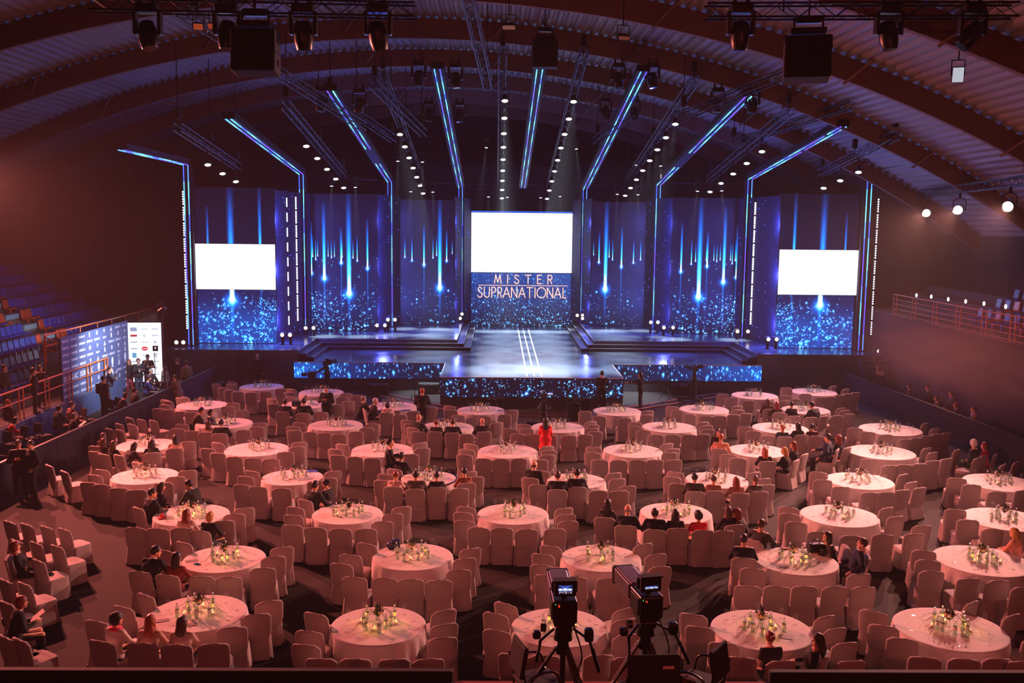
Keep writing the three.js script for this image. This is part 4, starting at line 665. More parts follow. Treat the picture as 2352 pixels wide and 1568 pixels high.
{
  const st = thing('grandstand', 'concrete grandstand rising along the left wall of the hall', 'grandstand');
  part('base_wall', box(0.2, 0.9, 26, -18.75, 0.45, -30.5), baseBlue, st); part('walkway', box(1.1, 0.12, 26, -19.35, 0.86, -30.5), treadMat, st);
  for (let k = 0; k < 12; k++) part('tread', box(0.82, 1.3 + 0.45 * k, 40, -20.25 - 0.8 * k, (1.3 + 0.45 * k) / 2, -32), treadMat, st);
  for (let k = 0; k < 10; k++) { part('stair_step', box(0.4, 0.225, 1.2, -19.95 - 0.8 * k, 1.3 + 0.45 * k - 0.337 + 0.45, -44), stepBlue, st); }
  const rows = ['lowest', 'second', 'third', 'fourth', 'fifth', 'sixth', 'seventh', 'eighth', 'ninth'];
  const proto = {}; for (const o of [0, 1]) { const m = shade(new THREE.Mesh(seatProfile, o ? seatOrange : seatBlue)); proto[o] = m; }
  for (let k = 0; k < 9; k++) {
    const X = -20.2 - 0.8 * k, zmin = (-X - 1.6) / 0.518 - 0.6; let nb = 0, no = 0;
    for (let i = 0; i < 44; i++) {
      const z = 30.3 + i * 0.5; if (z < zmin || z > 51.6 || (z > 43.2 && z < 44.8) || (k === 0 && z > 38.6) || (k === 1 && z > 41)) continue;
      const od = Math.min(Math.abs(z - 43.2), Math.abs(z - 44.8)), orange = od < 0.35 || (od < 0.85 && k % 2 === 0);
      const m = proto[orange ? 1 : 0].clone(); m.name = numbered('stand_seat'); m.position.set(X - 0.05, 1.3 + 0.45 * k, -z); scene.add(m);
      tag(m, orange ? `orange plastic seat by the stair aisle, ${ORD[no++]} nearest in left stand's ${rows[k]} row` : `blue plastic seat, ${ORD[nb++]} from the camera in the left stand's ${rows[k]} row`, 'seat');
    }
  }
  const rail = (label, pts, posts, drop, double) => { const t = thing('hand_railing', label, 'railing'); part('top_rail', J(pts.slice(1).map((p, i) => bar(pts[i], p, 0.035, 8))), MT.orange, t); part('middle_rail', J(pts.slice(1).map((p, i) => bar(add3x(pts[i], -0.45), add3x(p, -0.45), 0.022, 6))), MT.orange, t); posts.forEach((p) => part('post', J(bar(p, add3x(p, -drop), 0.028, 6), double ? bar([p[0], p[1], p[2] + 0.32], [p[0], p[1] - drop, p[2] + 0.32], 0.028, 6) : bar(p, add3x(p, -0.01), 0.03, 6)), MT.orange, t)); };
  const add3x = (p, d) => [p[0], p[1] + d, p[2]];
  rail('orange tube railing along the front walkway of the left stand', [[-18.8, 2.05, -25], [-18.8, 2.05, -42.3]], [26, 29, 32, 34.6, 36.6, 38.6, 40.4, 42.2].map((z) => [-18.8, 2.05, -z]), 1.15, true);
  rail('orange tube railing above the printed sponsor wall', [[-19.5, 3.55, -37.9], [-19.5, 3.55, -50]], [37.9, 39.5, 41.2, 43, 44.6, 46.3, 48, 49.8].map((z) => [-19.5, 3.55, -z]), 1.4);
  rail('orange stair railing sloping down beside the printed sponsor wall', [[-19.45, 3.5, -37.9], [-19.3, 1.95, -42], [-18.85, 1.95, -42.2]], [[-19.45, 3.5, -37.9], [-19.4, 2.75, -39.9], [-19.3, 1.95, -42]], 1.05);
}
// printed sponsor wall and the lit screen beside it
{
  const tex = canvasTex(1024, 480, (c, w, h) => {
    c.fillStyle = '#4a5880'; c.fillRect(0, 0, w, h); c.fillStyle = '#e4e6ee'; c.strokeStyle = '#e4e6ee'; c.textBaseline = 'middle'; c.textAlign = 'center';
    for (let r = 0; r < 11; r++) for (let k = 0; k < 9; k++) {
      const x = 60 + k * 113, y = 26 + r * 43; if (r === 5 || r === 6) continue;
      const i = (r * 5 + k * 3) % 7;
      if (k < 3 || i === 0 || i === 3) { c.font = 'bold 22px sans-serif'; c.fillText('SEMILAC', x, y); }
      else if (i === 1) { c.beginPath(); c.moveTo(x - 14, y - 14); c.lineTo(x + 14, y - 10); c.lineTo(x, y + 15); c.fill(); } else if (i === 2) { c.fillRect(x - 9, y - 15, 18, 30); } else if (i === 4) { c.beginPath(); c.moveTo(x, y - 17); c.lineTo(x + 14, y + 8); c.lineTo(x - 14, y + 8); c.fill(); c.fillRect(x - 18, y + 11, 36, 4); } else if (i === 5) { c.lineWidth = 3; c.beginPath(); c.arc(x, y, 13, 0, 2 * PI); c.stroke(); c.fillRect(x - 4, y - 9, 8, 18); } else { c.font = 'bold 19px serif'; c.fillText('Aspen', x, y); }
    }
    c.font = 'bold 46px sans-serif'; c.fillText('SEMILAC', 115, 262); c.fillText('SEMILAC', 335, 262);
    for (let k = 0; k < 5; k++) { const x = 520 + k * 110; c.lineWidth = 4; c.beginPath(); c.ellipse(x, 252, 16, 30, 0, 0, 2 * PI); k % 2 ? c.stroke() : c.fill(); c.fillRect(x - 22, 286, 44, 6); c.fillRect(x - 5, 262, 10, 24); }
  });
  const t = thing('sponsor_wall', 'blue printed sponsor wall with white lettering beside the left stand', 'banner', [-18.9, 0.35, -41.35], PI / 2);
  part('printed_face', new THREE.PlaneGeometry(6.9, 3.1).translate(0, 1.55, 0.05), std('#ffffff', 0.6, 0, { map: tex }), t); part('wall_frame', rbox(6.94, 3.14, 0.08, 0.02, 0, 1.55, 0), MT.darkMetal, t);
  for (const x of [-3, 0, 3]) part('prop', bar([x, -0.33, -0.1], [x, 0.4, 0], 0.03), MT.darkMetal, t);
  const pt = canvasTex(256, 420, (c, w, h) => {
    c.fillStyle = '#f2f6fb'; c.fillRect(0, 0, w, h); c.textAlign = 'center'; c.textBaseline = 'middle';
    for (let r = 0; r < 8; r++) for (let k = 0; k < 3; k++) { const x = 52 + k * 78, y = 46 + r * 46, i = r * 3 + k; c.fillStyle = ['#9aa6bc', '#c3cfdc', '#b0bccb'][i % 3]; if (i === 3) { c.fillStyle = '#b01a30'; c.fillRect(x - 24, y - 7, 48, 13); } else if (i === 10) { c.fillStyle = '#d01830'; c.beginPath(); c.ellipse(x, y, 25, 14, 0, 0, 2 * PI); c.fill(); c.fillStyle = '#fff'; c.font = 'bold 14px serif'; c.fillText('Lothus', x, y); } else if (i === 11) { c.fillStyle = '#0c0c10'; c.fillRect(x - 20, y - 20, 40, 38); c.fillStyle = '#fff'; c.beginPath(); c.ellipse(x, y - 4, 5, 8, 0, 0, 2 * PI); c.fill(); } else if (i === 12) { c.fillStyle = '#5c9ac6'; c.fillRect(x - 15, y - 16, 30, 34); } else if (i === 14) { c.strokeStyle = '#5a6472'; c.lineWidth = 2; c.beginPath(); c.moveTo(x - 20, y + 18); c.lineTo(x - 8, y - 18); c.lineTo(x - 6, y + 16); c.moveTo(x - 2, y + 14); c.lineTo(x + 6, y - 16); c.lineTo(x + 6, y + 14); c.lineTo(x + 20, y - 14); c.stroke(); } else if (i === 0) { c.fillStyle = '#8d98b8'; c.fillRect(x - 24, y - 12, 48, 26); } else if (i % 4 === 0) { c.beginPath(); c.arc(x, y, 10, 0, 2 * PI); c.fill(); } else { c.fillRect(x - 24, y - 4, 48, 7); } }
  });
  const s = thing('sponsor_screen', 'tall bright white upright screen with sponsor marks behind the press group', 'screen', [-18.75, 0, -46.6], 0.12);
  part('screen_face', new THREE.PlaneGeometry(1.62, 2.9).translate(0, 1.72, 0.06), ledMat(pt, 1.15), s); part('screen_housing', rbox(1.7, 3.2, 0.1, 0.02, 0, 1.6, 0), MT.black, s);
  const ra = new THREE.RectAreaLight(0xdfe8ff, 1.3 / EX, 1.6, 2.9); ra.position.set(-18.74, 1.72, -46.45); ra.lookAt(-18.4, 1.5, -40); ra.name = 'screen_wash'; scene.add(ra);
  // the press wall's own wash
  const d = parLamp('press_lamp', 'small white lamp on the left side lighting the sponsor wall', [-15.6, 4.4, -40.2], [-19, 1.8, -41.6], lensWarm, 170, 0.75, new THREE.Color(0.8, 0.88, 1), undefined, 0.9);
  part('stand_pole', bar([0, 0.4, 0], [0, -4.4, 0], 0.03), MT.black, d); 
}
// right gallery with railing, lamps and seats
{
  const g = thing('gallery', 'raised gallery along the right wall behind the haze', 'gallery');
  part('front_wall', box(0.25, 3.85, 34, 17.75, 1.92, -33), MT.wall, g); part('gallery_floor', box(4.2, 0.15, 34, 19.9, 3.85, -33), treadMat, g);
  for (let k = 1; k < 4; k++) part('tread', box(0.82, 0.4 * k, 34, 18.9 + 0.8 * k, 3.92 + 0.2 * k, -33), treadMat, g);
  const t = thing('hand_railing', 'orange tube railing with five bars along the right gallery', 'railing');
  for (let k = 0; k < 5; k++) part('rail', bar([17.8, 4.9 - k * 0.23, -22], [17.8, 4.9 - k * 0.23, -46.4], k ? 0.018 : 0.03, 6), MT.orange, t);
  for (let z = 22.4; z < 46.6; z += 2.15) part('post', J(bar([17.8, 3.9, -z], [17.8, 4.93, -z], 0.03), bar([17.8, 3.9, -z - 0.35], [17.8, 4.93, -z - 0.35], 0.03)), MT.orange, t);
  [[2105, 678], [2139, 681], [2178, 687], [2218, 692], [2260, 697], [2310, 704]].forEach(([x, y], i) => {
    const d = ray(x, y), s = (18.1 - EYE.x) / d.x, p = [18.1, EYE.y + d.y * s, d.z * s];
    const l = thing('gallery_lamp', `small bright lamp on the right gallery railing, ${ORD[i]} from the stage`, 'lamp', p); part('lamp_glass', new THREE.SphereGeometry(0.085, 10, 8).scale(0.6, 1.1, 0.6), eyeMat, l); part('bracket', bar([0, -0.08, 0], [0, -(p[1] - 4.85), 0], 0.015), MT.darkMetal, l);
  });
  const seat = shade(new THREE.Mesh(seatProfile, seatBlue)), seatO = shade(new THREE.Mesh(seatProfile, seatOrange));
  for (let k = 0; k < 3; k++) for (let i = 0; i < 15; i++) { const z = 30.5 + i * 0.72 + k * 0.1, o = i === 9 || i === 12; const m = (o ? seatO : seat).clone(); m.name = numbered('stand_seat'); m.position.set(18.95 + 0.8 * k, 3.93 + 0.4 * k, -z); m.rotation.y = PI; scene.add(m); tag(m, `${o ? 'orange' : 'blue'} plastic seat, ${ORD[i]} from the camera in the right gallery's ${['front', 'middle', 'rear'][k]} row`, 'seat'); }
  const fr = thing('orange_frame', 'tall orange braced frame behind the seats of the right gallery', 'frame', [20.4, 4.7, -37.5]);
  for (const z of [-1.2, 1.2]) part('upright', box(0.12, 2.0, 0.12, 0, 1, z), MT.orange, fr); part('top_bar', box(0.16, 0.14, 2.6, 0, 2.0, 0), MT.orange, fr); part('cross_brace', J(bar([0, 0.05, -1.2], [0, 1.95, 1.2], 0.03), bar([0, 0.05, 1.2], [0, 1.95, -1.2], 0.03)), MT.orange, fr);
  const y = thing('yellow_drape', 'narrow yellow drape hanging at the right end of the stage', 'curtain', [18.35, 0.3, -47.5]); part('cloth', tubeCloth(0.55, 2.6), std('#7a6a1a', 0.9), y);
  const sp = thing('stage_stair', 'dark steps leading up to the right end of the stage', 'stairs', [17.0, 0, -45.4]); for (let k = 0; k < 6; k++) part('stair_tread', rbox(1.5, 0.06, 0.3, 0.01, 0, 0.28 + k * 0.26, 0.6 - k * 0.3), MT.riser, sp); for (const s of [-0.76, 0.76]) part('stringer', beam([s, 0.15, 0.75], [s, 1.6, -0.95], 0.05, 0.2), MT.black, sp);
}
function tubeCloth(w, h) { return ringsGeo([0.01, h * 0.3, h * 0.7, h].map((y) => loop(40, (a) => { const [x, z] = sq(-a, 0.3); return [x * w / 2, y, z * 0.05 + 0.04 * Math.sin(x * 14)]; })), true); }
// a standing smoke cloud drifting in front of the right gallery
{
  const N2 = 96, d = new Uint8Array(N2 * N2 * 4), nz = noiseTex(N2, (v) => [v * 255, v * 255, v * 255], 1, false).image.data;
  for (let y = 0; y < N2; y++) for (let x = 0; x < N2; x++) { const u = x / (N2 - 1) * 2 - 1, w = y / (N2 - 1) * 2 - 1, r = Math.sqrt(u * u + w * w), e = Math.max(0, 1 - r), k = nz[(y * N2 + x) * 4] / 255, a = Math.max(0, Math.min(1, e * 1.5 * (0.35 + 1.3 * (k - 0.25)))); for (let i = 0; i < 3; i++) d[(y * N2 + x) * 4 + i] = a * 255; d[(y * N2 + x) * 4 + 3] = 255; }
  const at = new THREE.DataTexture(d, N2, N2); at.magFilter = THREE.LinearFilter; at.needsUpdate = true;
  const sm = new THREE.MeshStandardMaterial({ color: '#b8aaa6', roughness: 1, transparent: true, opacity: 0.2, alphaMap: at, side: THREE.DoubleSide });
  const bend = new THREE.PlaneGeometry(1, 1, 10, 10), p = bend.attributes.position; for (let i = 0; i < p.count; i++) p.setZ(i, 0.22 * Math.cos(p.getX(i) * 2.6) * Math.cos(p.getY(i) * 2.2) + 0.05 * Math.sin(p.getX(i) * 9)); bend.computeVertexNormals();
  const im = new THREE.InstancedMesh(bend, sm, 12); im.name = 'smoke';
  for (let i = 0; i < 12; i++) { const m = new THREE.Matrix4().makeRotationFromEuler(new THREE.Euler(rr(-0.3, 0.3), rr(-0.9, 0.3), rr(-0.4, 0.4))).scale(V(rr(6, 9), rr(3, 5), 6)); m.setPosition(rr(15.2, 18.6), rr(2.3, 4.6), rr(-43, -31)); im.setMatrixAt(i, m); }
  im.castShadow = false; im.receiveShadow = true; stuff(im); im.userData.label = 'drifting smoke in front of the right gallery'; scene.add(im);
}
// ---------- camera platform in front, television cameras, black chairs, loose things ----------
const redCarpet = std('#8a1a16', 0.95, 0, { bumpMap: grain, bumpScale: 0.004 }), padMat = std('#15161a', 0.8), greyCam = std('#7d7884', 0.45, 0.2), screenTex = canvasTex(96, 64, (c, w, h) => { c.fillStyle = '#0a1440'; c.fillRect(0, 0, w, h); c.strokeStyle = '#5f86ff'; c.lineWidth = 2; for (let i = 0; i < 9; i++) { c.beginPath(); c.moveTo(48, 26); c.lineTo(i * 12, 0); c.stroke(); } c.fillStyle = '#9fb6ff'; c.fillRect(0, 24, w, 18); c.fillStyle = '#fff'; for (const [x, k] of [[8, 14], [38, 20], [72, 14]]) c.fillRect(x, 24, k, 14); c.fillStyle = '#ead0c8'; for (let i = 0; i < 60; i++) c.fillRect(rnd() * w, 44 + rnd() * 18, 5, 2.5); c.fillStyle = '#30180f'; for (let i = 0; i < 40; i++) c.fillRect(rnd() * w, 44 + rnd() * 18, 4, 2); });
const screenGlow = ledMat(screenTex, 1.2);
const PY = 2.05;
{
  const t = thing('camera_platform', 'black-draped camera platform with red carpet along the front of the picture', 'platform');
  part('deck', box(18, 0.12, 9, 0, PY - 0.07, -7.8), MT.black, t); part('red_carpet', box(4.2, 0.02, 8.6, -0.02, PY, -7.95), redCarpet, t);
  part('front_drape', box(18, PY - 0.05, 0.06, 0, (PY - 0.05) / 2, -12.35), MT.drape, t); for (const [x, w] of [[-5.6, 6.9], [5.7, 7.1]]) part('parapet', rbox(w, 0.2, 0.12, 0.02, x, PY + 0.03, -12.33), MT.black, t);
  for (const x of [-8.5, -4, 0, 4, 8.5]) part('support', box(0.1, PY - 0.1, 0.1, x, (PY - 0.1) / 2, -5), MT.black, t);
}
function digit(n) { const g = []; const S = { 3: [1, 1, 1, 1, 0, 0, 1], 4: [0, 1, 1, 0, 1, 0, 1] }[n], p = [[0, 1, 0.5, 0], [0.5, 0.5, 0, 1], [0.5, -0.5, 0, 1], [0, -1, 0.5, 0], [-0.5, 0.5, 0, 1], [-0.5, -0.5, 0, 1], [0, 0, 0.5, 0]]; S.forEach((on, i) => { if (on) { const [x, y, w, v] = p[i]; g.push(box(v ? 0.004 : 0.014, v ? 0.012 : 0.004, 0.003, x * 0.018, y * 0.014, 0)); } }); return J(g); }
function tripod(t, y, spread, mat, h0 = 0) { for (let i = 0; i < 3; i++) { const a = i * 2.094 + 0.5, c = Math.sin(a), s = Math.cos(a), l = part('tripod_leg', J(bar([c * 0.08 - 0.02 * s, y, s * 0.08 + 0.02 * c], [c * spread * 0.62 - 0.02 * s, h0 + y * 0.38, s * spread * 0.62 + 0.02 * c], 0.018), bar([c * 0.08 + 0.02 * s, y, s * 0.08 - 0.02 * c], [c * spread * 0.62 + 0.02 * s, h0 + y * 0.38, s * spread * 0.62 - 0.02 * c], 0.018), bar([c * spread * 0.3, h0 + y * 0.7, s * spread * 0.3], [c * spread, h0 + 0.02, s * spread], 0.016)), mat, t); part('foot', rbox(0.07, 0.03, 0.07, 0.01, c * spread, h0 + 0.015, s * spread), MT.black, l); } }
function bigCamera(label, x, z, yaw, num, lensYaw, litRow) {
  const t = thing('television_camera', label, 'camera', [x, PY + 0.01, z], yaw), H = 1.43;
  const body = part('camera_body', J(rbox(0.3, 0.3, 0.42, 0.03, 0, H, 0), rbox(0.17, 0.2, 0.02, 0.005, 0.03, H + 0.02, 0.215), rbox(0.26, 0.08, 0.3, 0.02, 0, H - 0.17, 0)), MT.blackGloss, t);
  const num3 = part('tally_number', digit(num), glow('#ff3a1a', 2.4), body); num3.position.set(-0.08, H + 0.09, 0.214); part('green_lamp', new THREE.SphereGeometry(0.006, 6, 5).translate(-0.12, H + 0.11, 0.213), glow('#30ff60', 2), body); part('side_panel', rbox(0.02, 0.22, 0.3, 0.005, -0.155, H, 0), MT.darkMetal, body);
  const lens = part('box_lens', rbox(0.27, 0.27, 0.66, 0.05, 0, H + 0.03, -0.54, 0, 0, 0), greyCam, t); part('lens_stripe', J(rbox(0.05, 0.2, 0.6, 0.02, -0.125, H + 0.05, -0.54), rbox(0.05, 0.2, 0.6, 0.02, 0.125, H + 0.05, -0.54)), std('#4c4a58', 0.5), lens); part('lens_hood', J(rbox(0.3, 0.24, 0.1, 0.03, 0, H + 0.03, -0.9)), MT.black, lens);
  const vf = part('viewfinder', J(rbox(0.27, 0.19, 0.12, 0.02, 0, H + 0.28, 0.1), rbox(0.32, 0.14, 0.06, 0.02, 0, H + 0.28, 0.06), bar([0, H + 0.15, 0.05], [0, H + 0.22, 0.08], 0.04), rbox(0.29, 0.02, 0.14, 0.008, 0, H + 0.385, 0.12)), MT.black, t);
  part('viewfinder_screen', new THREE.PlaneGeometry(0.17, litRow ? 0.04 : 0.105).translate(0, H + 0.28 - (litRow ? 0.03 : 0), 0.164), screenGlow, vf);
  part('pan_head', J(rbox(0.2, 0.1, 0.26, 0.03, 0, H - 0.26, 0), cyl(0.1, 0.12, 0.12, 14, 0, H - 0.36, 0), cyl(0.06, 0.09, 0.2, 12, 0, H - 0.5, 0)), MT.blackGloss, t);
  for (const s of [-1, 1]) { const h = part('pan_handle', J(bar([s * 0.12, H - 0.27, 0.05], [s * 0.3, H - 0.34, 0.22], 0.016), bar([s * 0.3, H - 0.34, 0.22], [s * 0.36, H - 0.52, 0.42], 0.02)), MT.darkMetal, t); part('handle_control', s > 0 ? J(rbox(0.11, 0.16, 0.12, 0.03, s * 0.3, H - 0.3, 0.16), bar([s * 0.33, H - 0.42, 0.3], [s * 0.39, H - 0.62, 0.5], 0.026)) : J(rbox(0.1, 0.1, 0.1, 0.03, s * 0.34, H - 0.3, 0.14), cyl(0.05, 0.05, 0.06, 12, s * 0.26, H - 0.22, 0.12, 0, 0, 1.57)), MT.blackGloss, h); }
  tripod(t, H - 0.52, 0.72, MT.blackGloss); part('ground_spreader', J([0, 1, 2].map((i) => { const a = i * 2.094 + 0.5; return bar([0, 0.28, 0], [Math.sin(a) * 0.55, 0.2, Math.cos(a) * 0.55], 0.014); })), MT.blackGloss, t);
  part('cable', tube([[0.1, H - 0.15, 0.2], [0.2, H - 0.5, 0.3], [0.12, 0.5, 0.25], [0.3, 0.02, 0.4]], 0.01, 20, 5), MT.black, t); part('centre_column', cyl(0.035, 0.035, 0.7, 10, 0, H - 0.85, 0), MT.blackGloss, t);
}
bigCamera('television camera on tripod with full colour viewfinder picture, number three', -0.74, -11.35, 0.03, 3);
bigCamera('television camera on tripod turned left, with a strip of picture, number four', 0.31, -11.5, 0.2, 4, 0, true);
const seatPad = rbox(0.46, 0.07, 0.44, 0.03), backPad = (() => { const g = new RoundedBoxGeometry(0.45, 0.36, 0.05, 4, 0.024), p = g.attributes.position; for (let i = 0; i < p.count; i++) { const x = p.getX(i), y = p.getY(i); p.setZ(i, p.getZ(i) - 0.9 * x * x * 0.6); if (y < 0) p.setX(i, x * (1 + y * 0.5)); else p.setX(i, x * (1 - Math.max(0, y - 0.08) * 0.8)); } g.computeVertexNormals(); return g; })();
function blackChair(label, pos, yaw, size = 1, arm, extra) {
  const t = thing('conference_chair', label, 'chair', pos, yaw); t.scale.setScalar(size);
  part('seat', seatPad.clone().translate(0, 0.46, 0), padMat, t); const bk = part('backrest', put(backPad.clone(), 0, 0.78, 0.25, -0.16, 0, 0), padMat, t); if (extra) part('sticker', put(rbox(0.09, 0.03, 0.004, 0.001), 0.1, 0.86, 0.287, -0.16, 0, 0), std('#c9b8b0', 0.6), bk);
  for (const s of [-1, 1]) { part('front_leg', tube([[s * 0.22, 0.42, -0.2], [s * 0.23, 0.2, -0.22], [s * 0.24, 0.01, -0.24]], 0.012, 6, 6), MT.darkMetal, t); part('rear_leg', tube([[s * 0.21, 0.75, 0.26], [s * 0.22, 0.45, 0.2], [s * 0.23, 0.2, 0.22], [s * 0.25, 0.01, 0.28]], 0.012, 10, 6), MT.darkMetal, t); if (arm) part('armrest', tube([[s * 0.23, 0.44, 0.18], [s * 0.26, 0.64, 0.14], [s * 0.26, 0.66, -0.12], [s * 0.24, 0.44, -0.18]], 0.014, 14, 6), MT.blackGloss, t); }
  part('cross_bar', bar([-0.22, 0.42, -0.18], [0.22, 0.42, -0.18], 0.011), MT.darkMetal, t); return t;
}
blackChair('black chair with arms facing right beside the left television camera', [-1.06, PY + 0.01, -11.25], -1.25, 1.1, true);
blackChair('black chair with a small label on its back, between the cameras', [0.27, PY + 0.01, -10.9], 0.05, 1.18, false, true).scale.x = 1.5;
blackChair('black chair turned left with things on its seat, right of the cameras', [0.95, PY + 0.01, -11.2], 0.95, 1.1, true);
{
  const b = thing('crumpled_jacket', 'small crumpled brown cloth on the black chair right of the cameras', 'jacket', [0.76, PY + 0.57, -11.2]); part('cloth', (() => { const g = new THREE.SphereGeometry(0.12, 16, 10), p = g.attributes.position; for (let i = 0; i < p.count; i++) { const x = p.getX(i), y = p.getY(i), z = p.getZ(i), k = 1 + 0.22 * Math.sin(x * 60) * Math.sin(z * 50 + y * 30); p.setXYZ(i, x * k * 1.2, Math.max(-0.02, y * 0.3 * k), z * k); } g.computeVertexNormals(); return g; })(), std('#5a2c26', 0.9), b);
  const w = thing('water_bottle', 'clear water bottle standing on the red carpet by the tripod', 'bottle', [-0.52, PY + 0.01, -10.95]); part('bottle_body', bottleGeo, bottleMat, w); part('bottle_cap', capGeo, capMat, w); part('bottle_label', bandGeo, labelMat, w);
}
// black chairs of the press rows behind the left barrier, and of the dark seats behind the right one
{ let i = 0; for (const [x, y, w] of [[150, 962, 'near the paper reader'], [182, 958, 'right of the paper reader'], [205, 950, 'below the two talking men'], [262, 930, 'by the crouched person'], [282, 925, 'next to the crouched person'], [100, 985, 'left end of the lit press rows'], [70, 992, 'in the dark, far left'], [30, 1004, 'at the very left edge'], [18, 1060, 'behind the two suited men'], [505, 868, 'alone in the dark below the stage']]) { const p = onLevel(x, y, 0.7); blackChair(`black empty chair ${w}`, [p.x, 0, p.z], rr(-0.9, -0.3), 1); i++; }
  for (const [x, y, w] of [[2120, 912, 'first'], [2160, 935, 'second'], [2260, 945, 'third'], [2290, 965, 'fourth'], [2330, 985, 'fifth'], [2340, 960, 'sixth']]) { const p = onLevel(x, y, 0.7); blackChair(`black empty chair beyond the right barrier, ${w} from the stage`, [p.x, 0, p.z], 1.2, 1); } }
// television cameras and stands by the stage
function studioCamera(label, px, h, yaw, kind) {
  const p = onLevel(px[0], px[1], 0), t = thing('television_camera', label, 'camera', [p.x, 0, p.z], yaw);
  part('camera_body', J(rbox(0.22, 0.24, 0.4, 0.03, 0, h, 0), rbox(0.26, 0.2, 0.36, 0.04, 0, h + 0.02, -0.36), rbox(0.1, 0.08, 0.2, 0.02, 0, h + 0.17, 0)), MT.blackGloss, t); part('lens', cyl(0.09, 0.11, 0.16, 14, 0, h + 0.01, -0.6, 1.57), MT.black, t);
  const vf = part('monitor', rbox(0.26, 0.18, 0.06, 0.02, 0.22, h + 0.12, 0.18), MT.black, t); if (kind === 'lit') part('monitor_screen', new THREE.PlaneGeometry(0.22, 0.13).translate(0.22, h + 0.12, 0.215), screenGlow, vf);
  part('pan_head', J(cyl(0.09, 0.11, 0.18, 12, 0, h - 0.24, 0), bar([0.1, h - 0.2, 0.05], [0.3, h - 0.45, 0.4], 0.018), bar([-0.1, h - 0.2, 0.05], [-0.3, h - 0.45, 0.4], 0.018)), MT.blackGloss, t);
  part('pedestal_column', cyl(0.12, 0.16, h - 0.55, 14, 0, (h - 0.55) / 2 + 0.2, 0), MT.black, t); part('steering_ring', new THREE.TorusGeometry(0.26, 0.018, 6, 20).rotateX(PI / 2).translate(0, h - 0.5, 0), MT.darkMetal, t);
  for (let i = 0; i < 3; i++) { const a = i * 2.094, c = Math.sin(a), s = Math.cos(a); const l = part('dolly_arm', beam([0, 0.22, 0], [c * 0.55, 0.2, s * 0.55], 0.1, 0.1), MT.black, t); part('wheel', cyl(0.13, 0.13, 0.1, 14, c * 0.58, 0.15, s * 0.58, 0, a, 1.57), MT.blackGloss, l); }
  return t;
}
studioCamera('pedestal television camera with small lit monitor behind the red-dressed person', [1248, 985], 1.35, 0.1, 'lit');
studioCamera('wheeled camera dolly in front of the right fascia screen', [1592, 925], 1.6, 0.3);
{ const c = studioCamera('camera on a low crane before the left fascia screen', [752, 905], 1.5, -0.4); part('crane_arm', J(beam([0, 1.35, 0], [-0.6, 0.95, 0.2], 0.1, 0.12), rbox(0.3, 0.34, 0.3, 0.03, -0.72, 0.9, 0.2), rbox(0.2, 0.16, 0.2, 0.03, -1.15, 0.9, 0.2), bar([-0.7, 0.9, 0.2], [-1.2, 0.9, 0.2], 0.03)), MT.blackGloss, c); }
[[1531, 918, 'thin black microphone stand before the right fascia screen'], [952, 935, 'thin black microphone stand beside the man by the runway'], [358, 900, 'tall thin microphone stand among the press group']].forEach(([x, y, l]) => { const p = onLevel(x, y, 0), t = thing('microphone_stand', l, 'stand', [p.x, 0, p.z]); part('pole', bar([0, 0.3, 0], [0, 1.75, 0], 0.014), MT.black, t); tripod(t, 0.55, 0.36, MT.black); part('microphone', cyl(0.022, 0.018, 0.16, 8, 0, 1.8, 0), MT.blackGloss, t); });
for (const [x, y, w] of [[868, 905, 'left of the runway, outer one'], [985, 903, 'left of the runway, inner one'], [1325, 935, 'under the runway end, right'], [1130, 935, 'under the runway end, left'], [1568, 905, 'right of the runway']]) { const p = onLevel(x, y, 0), t = thing('stage_speaker', `low black floor speaker ${w}`, 'speaker', [p.x, 0, Math.max(p.z, x > 1040 && x < 1440 ? -41.7 : -46)]); part('cabinet', rbox(1.0, 0.5, 0.5, 0.04, 0, 0.25, 0), MT.black, t); part('grille', rbox(0.92, 0.4, 0.03, 0.01, 0, 0.25, 0.255), MT.drape, t); part('label_plate', J(box(0.16, 0.02, 0.01, -0.12, 0.47, 0.256), box(0.16, 0.02, 0.01, 0.12, 0.47, 0.256)), std('#9aa0a8', 0.4), t); }
// curved dolly track before the stage
{
  const t = thing('dolly_track', 'curved pair of red camera rails on the floor before the stage', 'track'), pts = [[872, 908], [960, 928], [1050, 944], [1170, 955], [1290, 955], [1400, 948], [1500, 934], [1620, 915], [1740, 898], [1800, 888]].map(([x, y]) => { const p = onLevel(x, y, 0.06); return [p.x, 0.06, p.z]; }), out = pts.map(([x, y, z]) => [x, y, z - 0.75]);
  const m = std('#7a3a34', 0.4, 0.4); part('rail', tube(pts, 0.03, 60, 5), m, t); part('rail', tube(out, 0.03, 60, 5), m, t); for (let i = 0; i < pts.length; i++) part('sleeper', beam([pts[i][0], 0.03, pts[i][2] + 0.05], [out[i][0], 0.03, out[i][2] - 0.05], 0.1, 0.05), MT.darkMetal, t);
}
